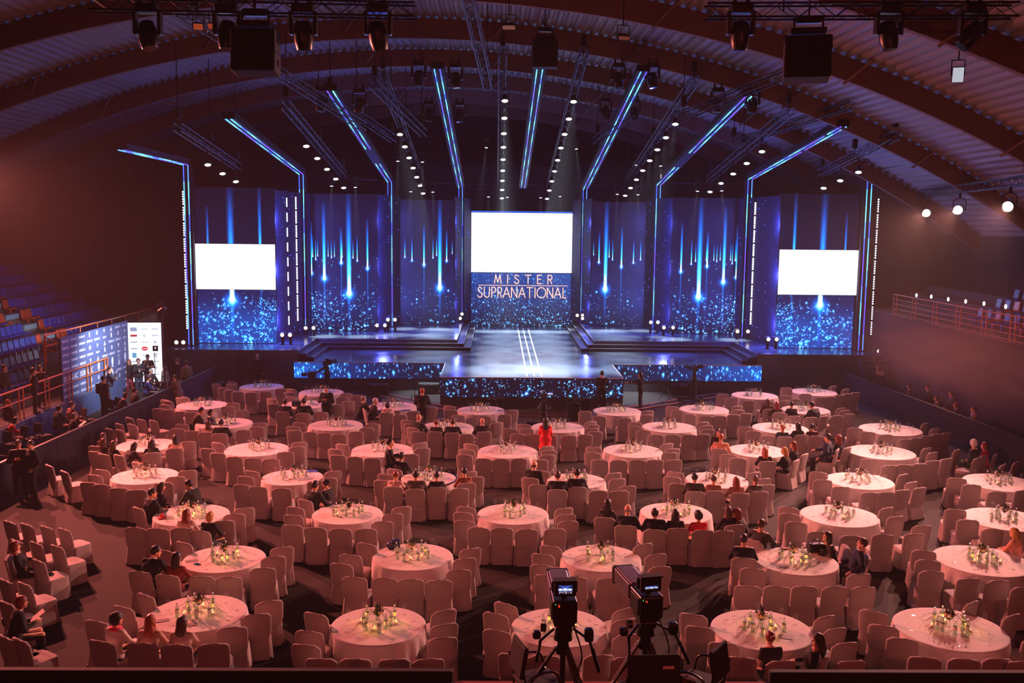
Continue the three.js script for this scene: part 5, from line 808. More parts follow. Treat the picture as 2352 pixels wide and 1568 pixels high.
// loose things on tables and chairs
const flat = (name, label, cat, px, y, geo, mat, turn = 0) => { const p = onLevel(px[0], px[1], y); one(name, geo, mat, label, cat, [p.x, y, p.z], turn); };
const TY = 0.762;
flat('tablet', 'dark blue tablet lying on the seventh row\'s third table', 'tablet', [932, 942], TY, rbox(0.36, 0.015, 0.24, 0.005), std('#16245a', 0.3), 0.2);
flat('folder', 'blue folder lying on the fourth row\'s second table', 'folder', [717, 1082], TY, rbox(0.32, 0.012, 0.2, 0.004), std('#2a3a9c', 0.5), 0.1);
flat('phone', 'dark phone on the second row\'s first table', 'phone', [453, 1295], TY, rbox(0.09, 0.012, 0.16, 0.004), std('#152a6a', 0.2), 0.9);
flat('menu_card', 'printed menu card on the second row\'s first table', 'card', [440, 1287], TY, rbox(0.26, 0.004, 0.14, 0.002), std('#7a6a6a', 0.6), 0.5);
flat('menu_card', 'printed menu card beside the pink-scarfed person', 'card', [373, 1424], TY, rbox(0.24, 0.004, 0.14, 0.002), std('#6a5a5c', 0.6), 0.4);
flat('menu_card', 'printed menu card before the beige-topped person', 'card', [436, 1434], TY, rbox(0.24, 0.004, 0.14, 0.002), std('#7c686a', 0.6), 0.3);
flat('menu_card', 'printed menu card on the nearest row\'s fourth table', 'card', [1805, 1462], TY, rbox(0.26, 0.004, 0.18, 0.002), std('#7a5a5c', 0.6), -0.3);
flat('blue_handbag', 'dark blue bag standing on the second row\'s second table', 'bag', [904, 1258], TY, J(rbox(0.3, 0.14, 0.16, 0.04, 0, 0.07, 0), put(new THREE.ConeGeometry(0.14, 0.2, 4), 0, 0.16, 0, 0.5, 0.3, 0.6)), std('#101c4a', 0.4), 0.3);
flat('red_napkin', 'bright red folded cloth on the third row\'s first table', 'cloth', [372, 1190], TY, J(rbox(0.2, 0.03, 0.14, 0.012, 0, 0.015, 0), put(new THREE.ConeGeometry(0.08, 0.16, 5), 0.02, 0.08, -0.04, 0.4, 0, 0)), std('#d4201c', 0.7), 0.6);
flat('red_clutch', 'flat red clutch bag on the second row\'s fourth table', 'bag', [1812, 1260], TY, rbox(0.34, 0.04, 0.12, 0.015), std('#c01420', 0.5), -0.1);
flat('black_handbag', 'black handbag set on the second row\'s fourth table edge', 'bag', [1873, 1268], TY, J(rbox(0.42, 0.22, 0.2, 0.07, 0, 0.11, 0), new THREE.TorusGeometry(0.1, 0.012, 6, 14, PI).translate(0, 0.2, 0)), std('#0c0a0c', 0.4), 0.2);
flat('dark_box', 'black cardboard box on the seventh row\'s second table', 'box', [681, 932], TY, J(rbox(0.34, 0.2, 0.2, 0.015, 0, 0.1, 0), box(0.345, 0.01, 0.02, 0, 0.2, 0)), MT.black, 0.05);
{
  const p = onLevel(1319, 930, 0.9), t = thing('dark_coat', 'dark brown coat draped over a white chair near the runway', 'coat', [p.x, 0, p.z]);
  part('coat_cloth', ringsGeo([0.22, 0.4, 0.6, 0.8, 0.94, 0.99].map((y, j) => loop(36, (a) => { const [x, z] = sq(-a, 0.4), w = 0.25 + (j < 2 ? 0.03 : 0) - (j > 4 ? 0.05 : 0), f = 0.012 * Math.sin(a * 9); return [x * (w + f), y, z * (0.075 + f) + 0.0 + (0.95 - y) * -0.05]; })), true), std('#1c1511', 0.9), t);
  part('collar', tube([[-0.12, 0.98, 0], [0, 1.02, 0.03], [0.12, 0.98, 0]], 0.03, 8, 6), std('#1c1511', 0.9), t);
}
// ---------- people ----------
function surfaceNet(lo, hi, cell, f) {
  const n = [0, 1, 2].map((k) => Math.ceil((hi[k] - lo[k]) / cell) + 2), [nx, ny, nz] = n, v = new Float32Array(nx * ny * nz);
  let i = 0; for (let z = 0; z < nz; z++) for (let y = 0; y < ny; y++) for (let x = 0; x < nx; x++) v[i++] = f(lo[0] + x * cell, lo[1] + y * cell, lo[2] + z * cell);
  const at = new Int32Array(nx * ny * nz).fill(-1), pos = [], idx = [], id = (x, y, z) => (z * ny + y) * nx + x;
  const C = [[0, 0, 0], [1, 0, 0], [0, 1, 0], [1, 1, 0], [0, 0, 1], [1, 0, 1], [0, 1, 1], [1, 1, 1]], E = [[0, 1], [2, 3], [4, 5], [6, 7], [0, 2], [1, 3], [4, 6], [5, 7], [0, 4], [1, 5], [2, 6], [3, 7]], c = new Float32Array(8);
  for (let z = 0; z < nz - 1; z++) for (let y = 0; y < ny - 1; y++) for (let x = 0; x < nx - 1; x++) {
    let m = 0; for (let k = 0; k < 8; k++) { c[k] = v[id(x + C[k][0], y + C[k][1], z + C[k][2])]; if (c[k] < 0) m |= 1 << k; }
    if (m === 0 || m === 255) continue;
    let px = 0, py = 0, pz = 0, q = 0;
    for (const [a, b] of E) if ((c[a] < 0) !== (c[b] < 0)) { const t = c[a] / (c[a] - c[b]); px += C[a][0] + t * (C[b][0] - C[a][0]); py += C[a][1] + t * (C[b][1] - C[a][1]); pz += C[a][2] + t * (C[b][2] - C[a][2]); q++; }
    at[id(x, y, z)] = pos.length / 3; pos.push(lo[0] + (x + px / q) * cell, lo[1] + (y + py / q) * cell, lo[2] + (z + pz / q) * cell);
  }
  const quad = (a, b, c2, d, flip) => { if (a < 0 || b < 0 || c2 < 0 || d < 0) return; if (flip) idx.push(a, c2, b, a, d, c2); else idx.push(a, b, c2, a, c2, d); };
  for (let z = 1; z < nz - 1; z++) for (let y = 1; y < ny - 1; y++) for (let x = 1; x < nx - 1; x++) {
    const s = v[id(x, y, z)] < 0;
    if (s !== (v[id(x + 1, y, z)] < 0)) quad(at[id(x, y - 1, z - 1)], at[id(x, y, z - 1)], at[id(x, y, z)], at[id(x, y - 1, z)], !s);
    if (s !== (v[id(x, y + 1, z)] < 0)) quad(at[id(x - 1, y, z - 1)], at[id(x - 1, y, z)], at[id(x, y, z)], at[id(x, y, z - 1)], !s);
    if (s !== (v[id(x, y, z + 1)] < 0)) quad(at[id(x - 1, y - 1, z)], at[id(x, y - 1, z)], at[id(x, y, z)], at[id(x - 1, y, z)], !s);
  }
  const g = new THREE.BufferGeometry(); g.setAttribute('position', new THREE.Float32BufferAttribute(pos, 3)); g.setIndex(idx); g.computeVertexNormals(); return g;
}
const smin = (a, b, k) => { const h = Math.max(k - Math.abs(a - b), 0) / k; return Math.min(a, b) - h * h * k * 0.25; };
function cone(a, b, ra, rb) {   // tapered capsule as a distance
  const bx = b[0] - a[0], by = b[1] - a[1], bz = b[2] - a[2], L = bx * bx + by * by + bz * bz || 1e-9;
  return (x, y, z) => { x -= a[0]; y -= a[1]; z -= a[2]; let t = (x * bx + y * by + z * bz) / L; t = t < 0 ? 0 : t > 1 ? 1 : t; x -= bx * t; y -= by * t; z -= bz * t; return Math.sqrt(x * x + y * y + z * z) - ra - (rb - ra) * t; };
}
const ell = (c, r) => { const m = Math.min(...r); return (x, y, z) => { x = (x - c[0]) / r[0]; y = (y - c[1]) / r[1]; z = (z - c[2]) / r[2]; return (Math.sqrt(x * x + y * y + z * z) - 1) * m; }; };
const blend = (fs, k) => (x, y, z) => { let d = 9; for (const f of fs) d = smin(d, f(x, y, z), k); return d; };
const add3 = (a, b, k = 1) => [a[0] + b[0] * k, a[1] + b[1] * k, a[2] + b[2] * k], mix3 = (a, b, t) => [a[0] + (b[0] - a[0]) * t, a[1] + (b[1] - a[1]) * t, a[2] + (b[2] - a[2]) * t];
// head: skull, jaw, nose, eyes, lips, ears and a neck; looks along -z
const headField = (() => {
  const f = blend([ell([0, 0.025, 0.012], [0.076, 0.098, 0.096]), ell([0, -0.05, -0.028], [0.056, 0.068, 0.062]), cone([0, -0.095, -0.062], [0, -0.098, -0.064], 0.024, 0.022), cone([0, -0.06, 0.022], [0, -0.19, 0.04], 0.052, 0.058)], 0.03), nose = cone([0, 0.008, -0.086], [0, -0.028, -0.11], 0.009, 0.014), ears = [-1, 1].map((s) => ell([s * 0.077, -0.012, 0.012], [0.012, 0.031, 0.02])), lips = cone([-0.02, -0.062, -0.083], [0.02, -0.062, -0.083], 0.009, 0.009), brow = cone([-0.04, 0.022, -0.078], [0.04, 0.022, -0.078], 0.011, 0.011), sock = [-1, 1].map((s) => ell([s * 0.032, 0.004, -0.088], [0.02, 0.012, 0.014])), eye = [-1, 1].map((s) => cone([s * 0.031, 0.003, -0.07], [s * 0.031, 0.003, -0.071], 0.0135, 0.0135));
  return (x, y, z) => { let d = smin(f(x, y, z), brow(x, y, z), 0.02); for (const s of sock) d = -smin(-d, s(x, y, z), 0.012); d = smin(d, nose(x, y, z), 0.014); d = smin(d, lips(x, y, z), 0.008); for (const e of ears) d = smin(d, e(x, y, z), 0.008); for (const e of eye) d = Math.min(d, e(x, y, z)); return d; };
})();
function paint(g, f) { const p = g.attributes.position, c = new Float32Array(p.count * 3); for (let i = 0; i < p.count; i++) { const k = f(p.getX(i), p.getY(i), p.getZ(i)); c[i * 3] = k[0]; c[i * 3 + 1] = k[1]; c[i * 3 + 2] = k[2]; } g.setAttribute('color', new THREE.BufferAttribute(c, 3)); return g; }
const HEAD = paint(surfaceNet([-0.11, -0.2, -0.14], [0.11, 0.14, 0.13], 0.0095, headField), (x, y, z) => (z < -0.06 && Math.hypot(Math.abs(x) - 0.031, (y - 0.003) * 1.3) < 0.012 ? [0.12, 0.1, 0.09] : z < -0.075 && Math.abs(y + 0.062) < 0.009 && Math.abs(x) < 0.026 ? [0.75, 0.38, 0.36] : z < -0.06 && Math.abs(y - 0.026) < 0.007 && Math.abs(x) > 0.014 && Math.abs(x) < 0.05 ? [0.35, 0.26, 0.22] : [1, 1, 1]));
// right hand: palm, thumb from the side of the palm, four fingers of different lengths, gently curled; wrist at the origin, fingers along -y
const HAND = (() => {
  const fs = [cone([-0.022, -0.03, 0], [0.024, -0.03, 0], 0.018, 0.017), cone([-0.026, -0.075, -0.003], [0.028, -0.075, -0.003], 0.015, 0.014), cone([0, 0.02, 0], [0, -0.03, 0], 0.026, 0.022)];
  [[-0.03, 0.062], [-0.01, 0.075], [0.011, 0.069], [0.03, 0.052]].forEach(([x, L]) => { const k = [x, -0.088, -0.004], m = [x * 1.1, -0.088 - L * 0.5, -0.016], t = [x * 1.05, -0.088 - L * 0.82, -0.04]; fs.push(cone(k, m, 0.0095, 0.0085), cone(m, t, 0.0085, 0.007)); });
  fs.push(cone([-0.028, -0.03, -0.006], [-0.052, -0.062, -0.022], 0.012, 0.0095), cone([-0.052, -0.062, -0.022], [-0.05, -0.092, -0.036], 0.0095, 0.008));
  return surfaceNet([-0.075, -0.19, -0.07], [0.055, 0.05, 0.035], 0.0065, blend(fs, 0.008));
})();
// hair styles about the head's centre
const face = (x, y, z) => Math.max(z + 0.035 + Math.max(0, y) * 0.25, y - 0.075 + 0.5 * Math.abs(x), -(y + 0.25));
const hairCap = (t) => ell([0, 0.03, 0.016], [0.078 + t, 0.1 + t, 0.098 + t]);
const lumpy = (f, a, k) => (x, y, z) => f(x, y, z) + a * Math.sin(x * k) * Math.sin(y * k * 0.9 + 1) * Math.sin(z * k * 1.1 + 2);
const HAIRF = {
  short: (() => { const c = hairCap(0.013); return (x, y, z) => Math.max(c(x, y, z), -face(x, y, z), -(y + 0.055 + (z < 0 ? z * 0.5 : 0)), Math.abs(x) > 0.06 && z < 0.02 ? -(y - 0.005) : -1); })(),
  fringe: (() => { const c = hairCap(0.008); return (x, y, z) => Math.max(c(x, y, z), y - 0.03 + z * 0.2, -(y + 0.06), -(z + 0.0)); })(),
  bob: (() => { const c = blend([hairCap(0.02), ell([0, -0.05, 0.04], [0.098, 0.09, 0.08])], 0.03); return (x, y, z) => Math.max(c(x, y, z), -face(x, y, z)); })(),
  long: (() => { const c = lumpy(blend([hairCap(0.019), cone([0, -0.02, 0.05], [0, -0.16, 0.085], 0.085, 0.08), ell([0, -0.24, 0.095], [0.105, 0.13, 0.042]), cone([-0.07, -0.02, 0.02], [-0.095, -0.2, 0.045], 0.032, 0.03), cone([0.07, -0.02, 0.02], [0.095, -0.2, 0.045], 0.032, 0.03)], 0.04), 0.004, 60); return (x, y, z) => Math.max(c(x, y, z), -face(x, y, z)); })(),
  verylong: (() => { const c = lumpy(blend([hairCap(0.02), cone([0, -0.02, 0.05], [0, -0.2, 0.09], 0.09, 0.09), ell([0, -0.33, 0.11], [0.115, 0.2, 0.045]), cone([-0.07, -0.02, 0.02], [-0.1, -0.26, 0.05], 0.034, 0.03), cone([0.07, -0.02, 0.02], [0.1, -0.26, 0.05], 0.034, 0.03)], 0.04), 0.005, 50); return (x, y, z) => Math.max(c(x, y, z), -face(x, y, z)); })(),
  bun: (() => { const c = blend([hairCap(0.011), ell([0, 0.06, 0.125], [0.046, 0.046, 0.042])], 0.015); return (x, y, z) => Math.max(c(x, y, z), -face(x, y, z), -(y + 0.07)); })(),
  tail: (() => { const c = blend([hairCap(0.011), cone([0, 0.03, 0.12], [0, -0.16, 0.135], 0.032, 0.022)], 0.02); return (x, y, z) => Math.max(c(x, y, z), -face(x, y, z), z < 0.09 ? -(y + 0.07) : -1); })(),
  curly: (() => { const c = lumpy(blend([hairCap(0.034), ell([0, -0.03, 0.05], [0.09, 0.07, 0.07])], 0.03), 0.012, 95); return (x, y, z) => Math.max(c(x, y, z), -face(x, y, z)); })(),
  curlylong: (() => { const c = lumpy(blend([hairCap(0.034), ell([0, -0.12, 0.06], [0.125, 0.16, 0.085])], 0.04), 0.014, 85); return (x, y, z) => Math.max(c(x, y, z), -face(x, y, z)); })(),
  cap: (() => { const c = hairCap(0.017), peak = ell([0, 0.055, -0.12], [0.065, 0.012, 0.07]); return (x, y, z) => Math.min(Math.max(c(x, y, z), -(y - 0.04)), peak(x, y, z)); })(),
};
const hairGeo = {}; const hairOf = (k) => hairGeo[k] || (hairGeo[k] = surfaceNet([-0.16, k === 'verylong' ? -0.56 : -0.4, -0.2], [0.16, 0.18, 0.2], 0.0125, HAIRF[k]));
// poses: arms as elbow and wrist from the shoulder (x outwards), in the torso's frame
const ARM = { side: [[0.05, -0.28, 0.01], [0.07, -0.53, -0.06]], lap: [[0.06, -0.27, -0.03], [-0.05, -0.36, -0.26]], table: [[0.09, -0.21, -0.16], [-0.03, -0.23, -0.4]], lean: [[0.1, -0.16, -0.2], [-0.08, -0.14, -0.4]], crossed: [[0.09, -0.27, -0.06], [-0.16, -0.2, -0.2]], face: [[0.06, -0.2, -0.2], [-0.08, 0.04, -0.24]], phone: [[0.05, -0.26, -0.1], [-0.1, -0.15, -0.3]], out: [[0.02, -0.06, -0.28], [0, -0.1, -0.54]], up: [[0.04, 0.12, -0.24], [-0.02, 0.36, -0.3]], back: [[0.12, -0.25, 0.1], [-0.1, -0.38, 0.14]], rest: [[0.2, -0.18, 0.06], [0.3, -0.32, -0.16]], pocket: [[0.11, -0.27, 0.06], [0.06, -0.44, -0.08]] };
const POSES = {
  sitLap: { sit: 1, lean: 4, L: 'lap', R: 'lap' }, sitTable: { sit: 1, lean: 9, L: 'table', R: 'table' }, sitLean: { sit: 1, lean: 24, L: 'lean', R: 'lean' }, sitPhone: { sit: 1, lean: 12, L: 'phone', R: 'phone' }, sitFace: { sit: 1, lean: 14, L: 'table', R: 'face' }, sitBack: { sit: 1, lean: -14, L: 'rest', R: 'lap', cross: 1 }, sitSide: { sit: 1, lean: 2, L: 'rest', R: 'table' }, sitUp: { sit: 1, lean: 2, L: 'up', R: 'up' },
  stand: { lean: 1, L: 'side', R: 'side' }, standCross: { lean: -1, L: 'crossed', R: 'crossed' }, standFace: { lean: 3, L: 'crossed', R: 'face' }, standOut: { lean: 4, L: 'out', R: 'crossed' }, standLean: { lean: 26, L: 'out', R: 'table' }, standPocket: { lean: 0, L: 'pocket', R: 'pocket' }, standPhone: { lean: 5, L: 'phone', R: 'phone' }, standRail: { lean: 12, L: 'table', R: 'table' }, standUp: { lean: -2, L: 'up', R: 'up' },
};
const rigs = {};
function rig(pose, fem) {
  const key = pose + fem; if (rigs[key]) return rigs[key];
  const P = POSES[pose], a = -P.lean * PI / 180, ca = Math.cos(a), sa = Math.sin(a), pel = P.sit ? [0, 0.575, 0.04] : [0, 0.95, 0];
  const T = (v) => [pel[0] + v[0], pel[1] + v[1] * ca - v[2] * sa, pel[2] + v[1] * sa + v[2] * ca], sw = fem ? 0.162 : 0.188, m = fem ? 0.9 : 1;
  const b = { P, pel, chest: T([0, 0.34, 0.0]), belly: T([0, 0.16, -0.005]), neck: T([0, 0.5, 0.005]), lean: a };
  b.head = add3(T([0, 0.665, -0.01 - Math.max(0, P.lean) * 0.001]), [0, 0, 0]);
  const torso = [cone(add3(pel, [-0.075 * (fem ? 1.1 : 1), 0, 0]), add3(pel, [0.075 * (fem ? 1.1 : 1), 0, 0]), 0.125, 0.125), cone(T([0, 0.02, 0]), T([0, 0.2, -0.005]), 0.128 * m, 0.115 * m), cone(T([-sw * 0.42, 0.33, 0]), T([sw * 0.42, 0.33, 0]), 0.115 * m, 0.115 * m), cone(T([-sw * 0.3, 0.2, -0.005]), T([sw * 0.3, 0.2, -0.005]), 0.1 * m, 0.1 * m), cone(T([-sw * 0.8, 0.455, 0]), T([sw * 0.8, 0.455, 0]), 0.058 * m, 0.058 * m), cone(T([0, 0.42, 0]), T([0, 0.5, 0.005]), 0.08 * m, 0.056)];
  if (fem) for (const s of [-1, 1]) torso.push(cone(T([s * 0.07, 0.3, -0.085]), T([s * 0.072, 0.296, -0.095]), 0.055, 0.052));
  const arms = [], sleeves = [], shortS = [], legs = [], shoes = []; b.wrist = []; b.fore = [];
  for (const s of [-1, 1]) {
    const A = ARM[s < 0 ? P.L : P.R], sh = T([s * sw, 0.445, 0]), el = T([s * (sw + A[0][0]), 0.445 + A[0][1], A[0][2]]), wr = T([s * (sw + A[1][0]), 0.445 + A[1][1], A[1][2]]);
    arms.push(cone(sh, el, 0.053 * m, 0.041 * m), cone(el, mix3(el, wr, 0.35), 0.042 * m, 0.043 * m), cone(mix3(el, wr, 0.35), wr, 0.043 * m, 0.028 * m));
    sleeves.push(cone(sh, el, 0.066 * m, 0.055 * m), cone(el, mix3(el, wr, 0.93), 0.055 * m, 0.043 * m)); shortS.push(cone(sh, mix3(sh, el, 0.5), 0.066 * m, 0.06 * m));
    b.wrist.push(wr); b.fore.push([wr[0] - el[0], wr[1] - el[1], wr[2] - el[2]]);
    const hip = add3(pel, [s * 0.095, -0.02, 0]); let kn, an;
    if (P.sit) { kn = [s * 0.12, 0.53, -0.42 + (P.cross && s > 0 ? -0.1 : 0)]; an = P.cross && s > 0 ? [-0.02, 0.3, -0.72] : [s * 0.12, 0.085, -0.4 - (P.cross ? 0.15 : 0)]; } else { kn = [s * 0.1, 0.5, -0.02]; an = [s * 0.105, 0.085, 0.01]; }
    legs.push([hip, kn, an]); shoes.push(cone(add3(an, [0, -0.035, 0.03]), add3(an, [s * 0.02, -0.045, -0.16]), 0.044, 0.036));
  }
  const legF = (r) => legs.flatMap(([h, k, n]) => [cone(h, k, 0.092 * m + r, 0.058 * m + r), cone(k, mix3(k, n, 0.35), 0.058 * m + r, 0.056 * m + r * 1.2), cone(mix3(k, n, 0.35), n, 0.056 * m + r * 1.2, 0.036 + r * 1.6)]);
  b.legs = legs;
  const feet = legs.map(([, , n], i) => cone(add3(n, [0, -0.03, 0.03]), add3(n, [0, -0.045, -0.14]), 0.036, 0.028));
  const lo = P.sit ? [-0.55, 0, -1.0] : [-0.52, 0, -0.75], hi = P.sit ? [0.55, 1.5, 0.5] : [0.52, 1.75, 0.5];
  b.lo = lo; b.hi = hi; b.body = surfaceNet(lo, hi, 0.026, blend([...torso, ...arms, ...legF(0), ...feet], 0.045));
  const al = (x, y, z) => (y - pel[1]) * ca + (z - pel[2]) * sa;   // height along the spine
  const grow = (fs, r) => fs.map((f) => (x, y, z) => f(x, y, z) - r);
  b.make = {
    shirt: () => { const f = blend([...grow(torso, 0.014), ...sleeves], 0.04); return (x, y, z) => Math.max(f(x, y, z), -(al(x, y, z) + 0.03), al(x, y, z) - 0.5); },
    tee: () => { const f = blend([...grow(torso, 0.014), ...shortS], 0.035); return (x, y, z) => Math.max(f(x, y, z), -(al(x, y, z) + 0.03), al(x, y, z) - 0.5); },
    jacket: () => { const f = blend([...grow(torso, 0.026), ...sleeves.map((g) => (x, y, z) => g(x, y, z) - 0.008)], 0.04); return (x, y, z) => Math.max(f(x, y, z), -(al(x, y, z) + (P.sit ? 0.08 : 0.2)), al(x, y, z) - 0.515); },
    top: () => { const f = blend(grow(torso, 0.012), 0.035); return (x, y, z) => Math.max(f(x, y, z), -(al(x, y, z) + 0.03), al(x, y, z) - 0.44); },
    trousers: () => { const f = blend([...grow(torso.slice(0, 2), 0.01), ...legF(0.014)], 0.04); return (x, y, z) => Math.max(f(x, y, z), al(x, y, z) - 0.06, -(y - 0.05)); },
    skirt: () => { const fs = [...grow(torso.slice(0, 2), 0.016)]; if (P.sit) fs.push(cone(add3(pel, [-0.07, 0, 0]), [-0.1, 0.53, -0.4], 0.12, 0.095), cone(add3(pel, [0.07, 0, 0]), [0.1, 0.53, -0.4], 0.12, 0.095), cone([0, 0.55, -0.1], [0, 0.53, -0.4], 0.12, 0.09)); else fs.push(cone([-0.05, 0.85, 0], [-0.12, 0.62, 0], 0.13, 0.13), cone([0.05, 0.85, 0], [0.12, 0.62, 0], 0.13, 0.13), cone([0, 0.85, 0.05], [0, 0.62, 0.09], 0.13, 0.13)); const f = blend(fs, 0.05); return (x, y, z) => Math.max(f(x, y, z), al(x, y, z) - 0.08, P.sit ? -1 : -(y - 0.6) + 0.02 * Math.sin(Math.atan2(z, x) * 9)); },
    coat: () => { const f = blend([...grow(torso, 0.03), ...sleeves.map((g) => (x, y, z) => g(x, y, z) - 0.01), cone([-0.06, 0.9, 0], [-0.09, 0.5, 0.02], 0.17, 0.17), cone([0.06, 0.9, 0], [0.09, 0.5, 0.02], 0.17, 0.17)], 0.05); return (x, y, z) => Math.max(f(x, y, z), -(y - 0.5), al(x, y, z) - 0.515); },
    shoes: () => blend(shoes, 0.02),
  };
  b.cloth = {}; return (rigs[key] = b);
}
function cloth(b, k) { return b.cloth[k] || (b.cloth[k] = surfaceNet(b.lo, b.hi, k === 'shoes' ? 0.02 : 0.024, b.make[k]())); }
const bodies = {};
function bodyGeo(pose, fem, turn, nod) {
  const key = [pose, fem, turn, nod].join(); if (bodies[key]) return bodies[key];
  const b = rig(pose, fem), q = new THREE.Quaternion().setFromEuler(new THREE.Euler(-nod * PI / 180 + b.lean * 0.35, turn * PI / 180, 0, 'YXZ')), m = new THREE.Matrix4().compose(V(...b.head), q, V(1, 1, 1).multiplyScalar(fem ? 0.95 : 1));
  const gs = [paint(b.body.clone(), () => [1, 1, 1]), HEAD.clone().applyMatrix4(m)];
  b.wrist.forEach((w, i) => { const g = HAND.clone(); if (i === 0) { g.scale(-1, 1, 1); const x = g.index.array; for (let k = 0; k < x.length; k += 3) { const t = x[k]; x[k] = x[k + 1]; x[k + 1] = t; } g.computeVertexNormals(); } const d = V(...b.fore[i]).normalize(), Y = d.clone().negate(), Z0 = V(0, b.P.sit ? 1 : 0, b.P.sit ? 0 : 1), X = Y.clone().cross(Z0).normalize(), Z = X.clone().cross(Y).normalize(); g.applyMatrix4(new THREE.Matrix4().makeBasis(X, Y, Z).setPosition(...w)); gs.push(paint(g, () => [1, 1, 1])); });
  return (bodies[key] = { geo: mergeGeometries(gs), head: m });
}
const clothMat = {}, fabric = (c) => clothMat[c] || (clothMat[c] = std(c, 0.85)), hairMats = {}, hairM = (c) => hairMats[c] || (hairMats[c] = std(c, 0.5)), skins = ['#d9a184', '#cf9a7c', '#e0ab90', '#b98466'].map((c) => std(c, 0.6, 0, { vertexColors: true })), shoeMat = std('#161212', 0.5);
const HC = { black: '#120c0a', dark: '#24150e', brown: '#4a2a18', red: '#7a2c14', ginger: '#a0522a', blonde: '#b98a4c', grey: '#8d8680', white: '#cfc8c0' };
